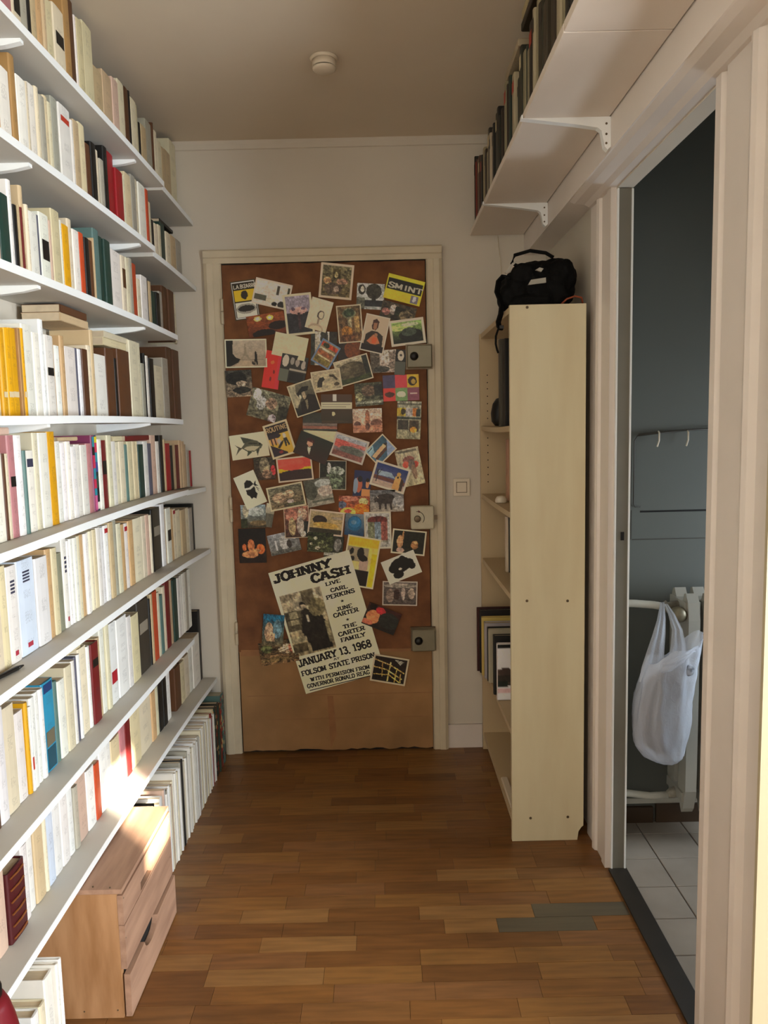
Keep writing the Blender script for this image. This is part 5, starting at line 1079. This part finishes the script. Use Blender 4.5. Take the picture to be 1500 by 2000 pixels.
MB().prism([(.405, 1.868), (.43, 1.898), (.446, 1.903), (.43, 1.888), (.412, 1.865)], 1, 2.532, 2.54).build('reflective_tab', M['grey'], bp)
tag(MB().tube([(.57, 2.455, bz1+.004), (.585, 2.45, bz1+.018), (.61, 2.45, bz1+.026), (.632, 2.455, bz1+.022), (.637, 2.46, bz1+.005)], .003, 8).build('cord', mat('orange_cord', '8c4020', .6), smooth=True), 'short orange brown cord loop on the bookcase top edge', 'cord')

# ---------------------------------------------------------------- wall shelf on the right, above the bookcase
bd = [(2.041, 3.19), (1.594, 2.037), (.7, 1.590)]
for i, (a, b) in enumerate(bd):
    o = MB().bbox(.372, .5865, a, b, 2.142, 2.160, .001).build('wall_shelf_board', M['shelfr'])
    tag(o, ['far cream shelf board high on the right, over the bookcase', 'middle cream shelf board high on the right', 'near cream shelf board at the top right corner'][i], 'shelf', 'high shelf boards on the right')
for i, y_ in enumerate((2.022, 2.76)):
    b_ = thing('shelf_bracket', (.55, y_, 2.07), ['nearer white metal bracket under the high right shelf', 'farther white metal bracket under the high right shelf'][i], 'bracket', 'white brackets under the high shelf')
    MB().prism([(.366, 2.1415), (.366, 2.150), (.369, 2.150), (.370, 2.1417), (.5895, 2.1417), (.5895, 2.070), (.582, 2.062), (.574, 2.070), (.566, 2.108), (.556, 2.116), (.50, 2.125), (.42, 2.135)], 1, y_-.010, y_+.010).build('arm', M['shelf'], b_)
    for z in (2.078, 2.10, 2.125): MB().lathe(.578, y_-.010, z, [(.003, .0005), (.003, -.0008)], 8, 1).build('screw', M['screw'], b_)
rnd = random.Random(8); y1 = 3.16; i = 0
seq = ['16140f', '14120f', '7c2418', '4c1c16', '988a60', '3c2418', '8c7c50', '1a1814', '9c9070', '6c5c38', '30241a', '8c8468', 'a89c80', '28241c', 'b8a890', '40301c', 'a0947c', '1c1c18', '243028', '2c2c20', '14120f', '1c2018', '2a2018', '3c3426']
HTS = [.235, .225, .215, .22, .20, .2, .17, .215, .22, .19, .2, .18]
while y1 > 1.28:
    th = rnd.uniform(.018, .042); h_ = HTS[i % 12]*rnd.uniform(.93, 1.02)+(.03 if y1 > 3.0 else 0); c = seq[i] if i < len(seq) else rnd.choice(seq[11:14]+seq[17:])
    h_ = min(h_, .30); xs = .385+rnd.uniform(0, .012); i += 1
    if 2.036 < y1 < 2.04+th*0: pass
    o = book('book', xs, y1-th, y1-.0006, 2.1606, 2.1606+h_, rnd.uniform(.13, .17), hx(c), face=-1, pages=th > .02, hard=rnd.random() < .6)
    if rnd.random() < .5: band(o, xs, y1-th, y1, 2.1606, 2.1606+h_, .1, .25, hx(rnd.choice(['c8b890', 'a03020', '1c1814'])), .8, -1)
    tag(o, '%s book, %s from the far end of the high right shelf' % ({True: 'dark', False: 'pale'}[sum(hx(c)) < .3], nth(i)), 'book', 'books on the high right shelf')
    y1 -= th
for i, (ya, yb, z, c) in enumerate(((2.2, 2.42, 2.40, 'a8987c'), (1.95, 2.16, 2.415, '2c2418'), (1.93, 2.15, 2.44, 'b0a078'), (1.66, 1.86, 2.40, '14120f'))):
    o = MB().bbox(.392, .53, ya, yb, z, z+.02, .002).build('book', M['book'], color=hx(c))
    tag(o, ['pale flat book lying over the far part of the high right row', 'dark flat book lying on the high right row', 'cream flat book topmost on the high right row', 'black flat book nearest on the high right row'][i], 'book', 'books lying on the high right row')

# ---------------------------------------------------------------- small fittings
st(MB().prism([(3.2, CEIL-.032), (3.2, CEIL), (3.185, CEIL), (3.192, CEIL-.012), (3.194, CEIL-.030)], 0, XL, .59).build('trim_11', M['wall']))
sd = thing('smoke_detector', (-.154, 2.52, CEIL-.04), 'round white smoke detector on the ceiling', 'smoke detector')
MB().lathe(-.154, 2.52, CEIL, [(.042, -.0005), (.044, -.004), (.040, -.010), (.037, -.010)], 36).build('base', M['whitep'], sd, True)
MB().lathe(-.154, 2.52, CEIL, [(.037, -.0102), (.037, -.026), (.036, -.028)], 36).build('body', M['whitep'], sd, True)
MB().lathe(-.154, 2.52, CEIL, [(.033, -.0282), (.033, -.0315)], 36).build('vent_gap', M['dark'], sd, True)
MB().lathe(-.154, 2.52, CEIL, [(.037, -.0316), (.036, -.036), (.030, -.040), (.004, -.041)], 36).build('cap', M['whitep'], sd, True)
sw = thing('light_switch', (.3265, 3.2, 1.09), 'square white light switch on the wall between door and bookcase', 'light switch')
MB().bbox(.290, .361, 3.191, 3.1999, 1.091, 1.164, .002).build('plate', M['whitep'], sw)
MB().box(.3035, .3485, 3.1902, 3.1912, 1.105, 1.151).build('gap', M['screw'], sw)
MB().bbox(.306, .346, 3.187, 3.1903, 1.1075, 1.1485, .001).build('rocker', M['whitep'], sw)
tag(MB().tube([(.484, 3.197, 2.139), (.488, 3.194, 2.09), (.495, 3.194, 2.04), (.497, 3.195, 1.99), (.50, 3.197, 1.9)], .0012, 6).build('wire', M['frame'], smooth=True), 'thin wire hanging on the end wall above the backpack', 'wire')

# ---------------------------------------------------------------- washroom: radiator, pipes, carrier bag
ra = thing('radiator', (1.02, 2.43, .12), 'old cream column radiator on the grey washroom wall', 'radiator')
for i in range(4):
    x = .962+i*.058
    prof = []
    for (yy, sgn) in ((2.375, 1), (2.47, 1)):
        MB().prism([(yy-.030, .20), (yy-.012, .135), (yy, .118), (yy+.012, .135), (yy+.030, .20), (yy+.032, .75), (yy+.026, .80), (yy+.010, .838), (yy-.004, .842), (yy-.022, .815), (yy-.031, .76)], 0, x-.018, x+.018).build('column', M['rad'], ra)
    MB().prism([(2.36, .78), (2.49, .78), (2.49, .815), (2.36, .815)], 0, x-.024, x+.024).build('connector', M['rad'], ra)
    MB().prism([(2.36, .16), (2.49, .16), (2.49, .19), (2.36, .19)], 0, x-.024, x+.024).build('connector', M['rad'], ra)
va = MB().tube([(.89, 2.42, .79), (.90, 2.42, .79), (.905, 2.42, .79), (.94, 2.42, .795)], [.013, .020, .014, .013], 14).build('valve', M['rust'], ra, True)
MB().lathe(.922, 2.402, .776, [(.016, .0), (.024, -.02), (.024, -.044), (.016, -.052), (.006, -.055)], 12, 1).build('valve_cap', M['valve'], va, True)
MB().tube([(.915, 2.42, .155), (.93, 2.42, .16), (.95, 2.42, .175)], [.012, .018, .012], 12).build('valve', M['rust'], ra, True)
pp = tag(MB().tube([(.728, 2.43, .803), (.80, 2.43, .800), (.86, 2.425, .795), (.891, 2.42, .790)], .0125, 14).build('pipe', M['pipe'], smooth=True), 'cream heating pipe running into the radiator valve at the top', 'pipe')
tag(MB().tube([(.728, 2.43, .165), (.80, 2.43, .157), (.86, 2.425, .150), (.916, 2.42, .155)], .0115, 14).build('pipe', M['pipe'], smooth=True), 'cream heating pipe running into the radiator near the floor', 'pipe')
# translucent carrier bag hung on the valve
def bagmat():
    m = bpy.data.materials.new('thin_plastic_film'); m.use_nodes = True; nt = m.node_tree; L = nt.links.new; N = nt.nodes.new
    out = nt.nodes['Material Output']; b = nt.nodes['Principled BSDF']
    b.inputs['Base Color'].default_value = (.80, .84, .92, 1); b.inputs['Roughness'].default_value = .22
    tl = N('ShaderNodeBsdfTranslucent'); tl.inputs[0].default_value = (.75, .78, .86, 1)
    tr = N('ShaderNodeBsdfTransparent'); m1 = N('ShaderNodeMixShader'); m2 = N('ShaderNodeMixShader')
    m1.inputs[0].default_value = .25; L(b.outputs[0], m1.inputs[1]); L(tl.outputs[0], m1.inputs[2])
    m2.inputs[0].default_value = .5; nb_ = N('ShaderNodeTexNoise'); nb_.inputs['Scale'].default_value = 14; nb_.inputs['Distortion'].default_value = 1.5; bb_ = N('ShaderNodeBump'); bb_.inputs['Strength'].default_value = .45; bb_.inputs['Distance'].default_value = .006; L(nb_.outputs['Fac'], bb_.inputs['Height']); L(bb_.outputs[0], b.inputs['Normal']); L(bb_.outputs[0], tl.inputs['Normal']); L(m1.outputs[0], m2.inputs[1]); L(tr.outputs[0], m2.inputs[2]); L(m2.outputs[0], out.inputs[0])
    return m
M['bag'] = bagmat()
bg = thing('carrier_bag', (.85, 2.265, .34), 'translucent white plastic carrier bag hanging from the radiator valve', 'bag')
prof = [(.338, .852, .012, .010), (.343, .850, .034, .03), (.360, .842, .060, .045), (.40, .830, .078, .052), (.45, .830, .086, .056), (.52, .836, .089, .056), (.58, .846, .085, .053), (.63, .856, .080, .048), (.665, .866, .076, .042), (.690, .874, .074, .038)]
mb = MB(); seg = 72; P_ = []
for k in range(len(prof)-1):
    for q in range(5):
        t = q/5; P_.append([a*(1-t)+b*t for a, b in zip(prof[k], prof[k+1])])
P_.append(list(prof[-1])); NP = len(P_)
for k, (z, cx, rx, ry) in enumerate(P_):
    f = k/(NP-1)
    for j in range(seg):
        t = 2*math.pi*j/seg
        c1 = abs(vn(j*.25+3, k*.11, 4)-.5)+.6*abs(vn(j*.55+k*.12, k*.2, 8)-.5)
        cr_ = 1+min(1, k/5)*(.16*(.4-c1*1.3)+.035*math.sin(t*9+k*.2)*(1-.5*f))
        lip = max(0, (f-.72)/.28)
        top = lip*(.048*max(0, math.cos(t-.2))-.030*max(0, math.cos(t-2.9))+.012*math.sin(3*t))
        mb.v.append((cx+rx*cr_*math.cos(t)+lip*.010*math.cos(t), 2.265+ry*cr_*math.sin(t), z+top))
for k in range(NP-1):
    for j in range(seg): mb.f.append((k*seg+j, k*seg+(j+1) % seg, (k+1)*seg+(j+1) % seg, (k+1)*seg+j))
mb.f.append(tuple(reversed(range(seg))))
mb.build('bag_body', M['bag'], bg, True, fixn=False)
def ribbon(pts, wds, name, par, wv=(0, 1, 0)):
    mb = MB(); wv = Vector(wv); n = len(pts)
    for i, (p, wd) in enumerate(zip(pts, wds)):
        p = Vector(p)
        for q in range(9): mb.v.append(tuple(p+wv*wd*(q/8-.5)+Vector((0, .003*math.cos(q*1.7)*(1 if i < n-1 else .3), 0))))
    for i in range(n-1):
        for q in range(8): mb.f.append((i*9+q, i*9+q+1, (i+1)*9+q+1, (i+1)*9+q))
    return mb.build(name, M['bag'], par, True, fixn=False)
ribbon([(.800, 2.262, .60), (.803, 2.258, .645), (.812, 2.262, .69), (.828, 2.28, .735), (.846, 2.31, .775), (.862, 2.35, .800), (.876, 2.385, .812), (.888, 2.40, .810)], [.075, .070, .056, .042, .028, .018, .014, .012], 'handle', bg, (1, .1, .1))
ribbon([(.885, 2.275, .65), (.892, 2.29, .70), (.892, 2.30, .745), (.888, 2.34, .785), (.884, 2.38, .808)], [.060, .046, .032, .020, .012], 'handle', bg, (1, 0, .05))
ribbon([(.815, 2.212, .655), (.845, 2.208, .665), (.88, 2.21, .685), (.912, 2.225, .702), (.936, 2.25, .700), (.945, 2.27, .675), (.940, 2.285, .63)], [.034, .040, .030, .018, .020, .03, .05], 'handle', bg, (.15, 0, 1))
rb_ = blob([(.812, 2.27, .47, .052, .036, .085), (.84, 2.27, .57, .052, .032, .055), (.845, 2.265, .395, .040, .024, .028)], 16)
o = rb_.build('contents', mat('bag_contents', '54443e', .8, .5, 14, .3, col2='1c1614'), bg, True)
crp = blob([(.898, 2.232, .640, .020, .010, .018)], 14); o = crp.build('crumpled_wrap', mat('crumpled_print', 'b8bcc4', .5, .7, 60, .5, col2='24262c'), bg, True)
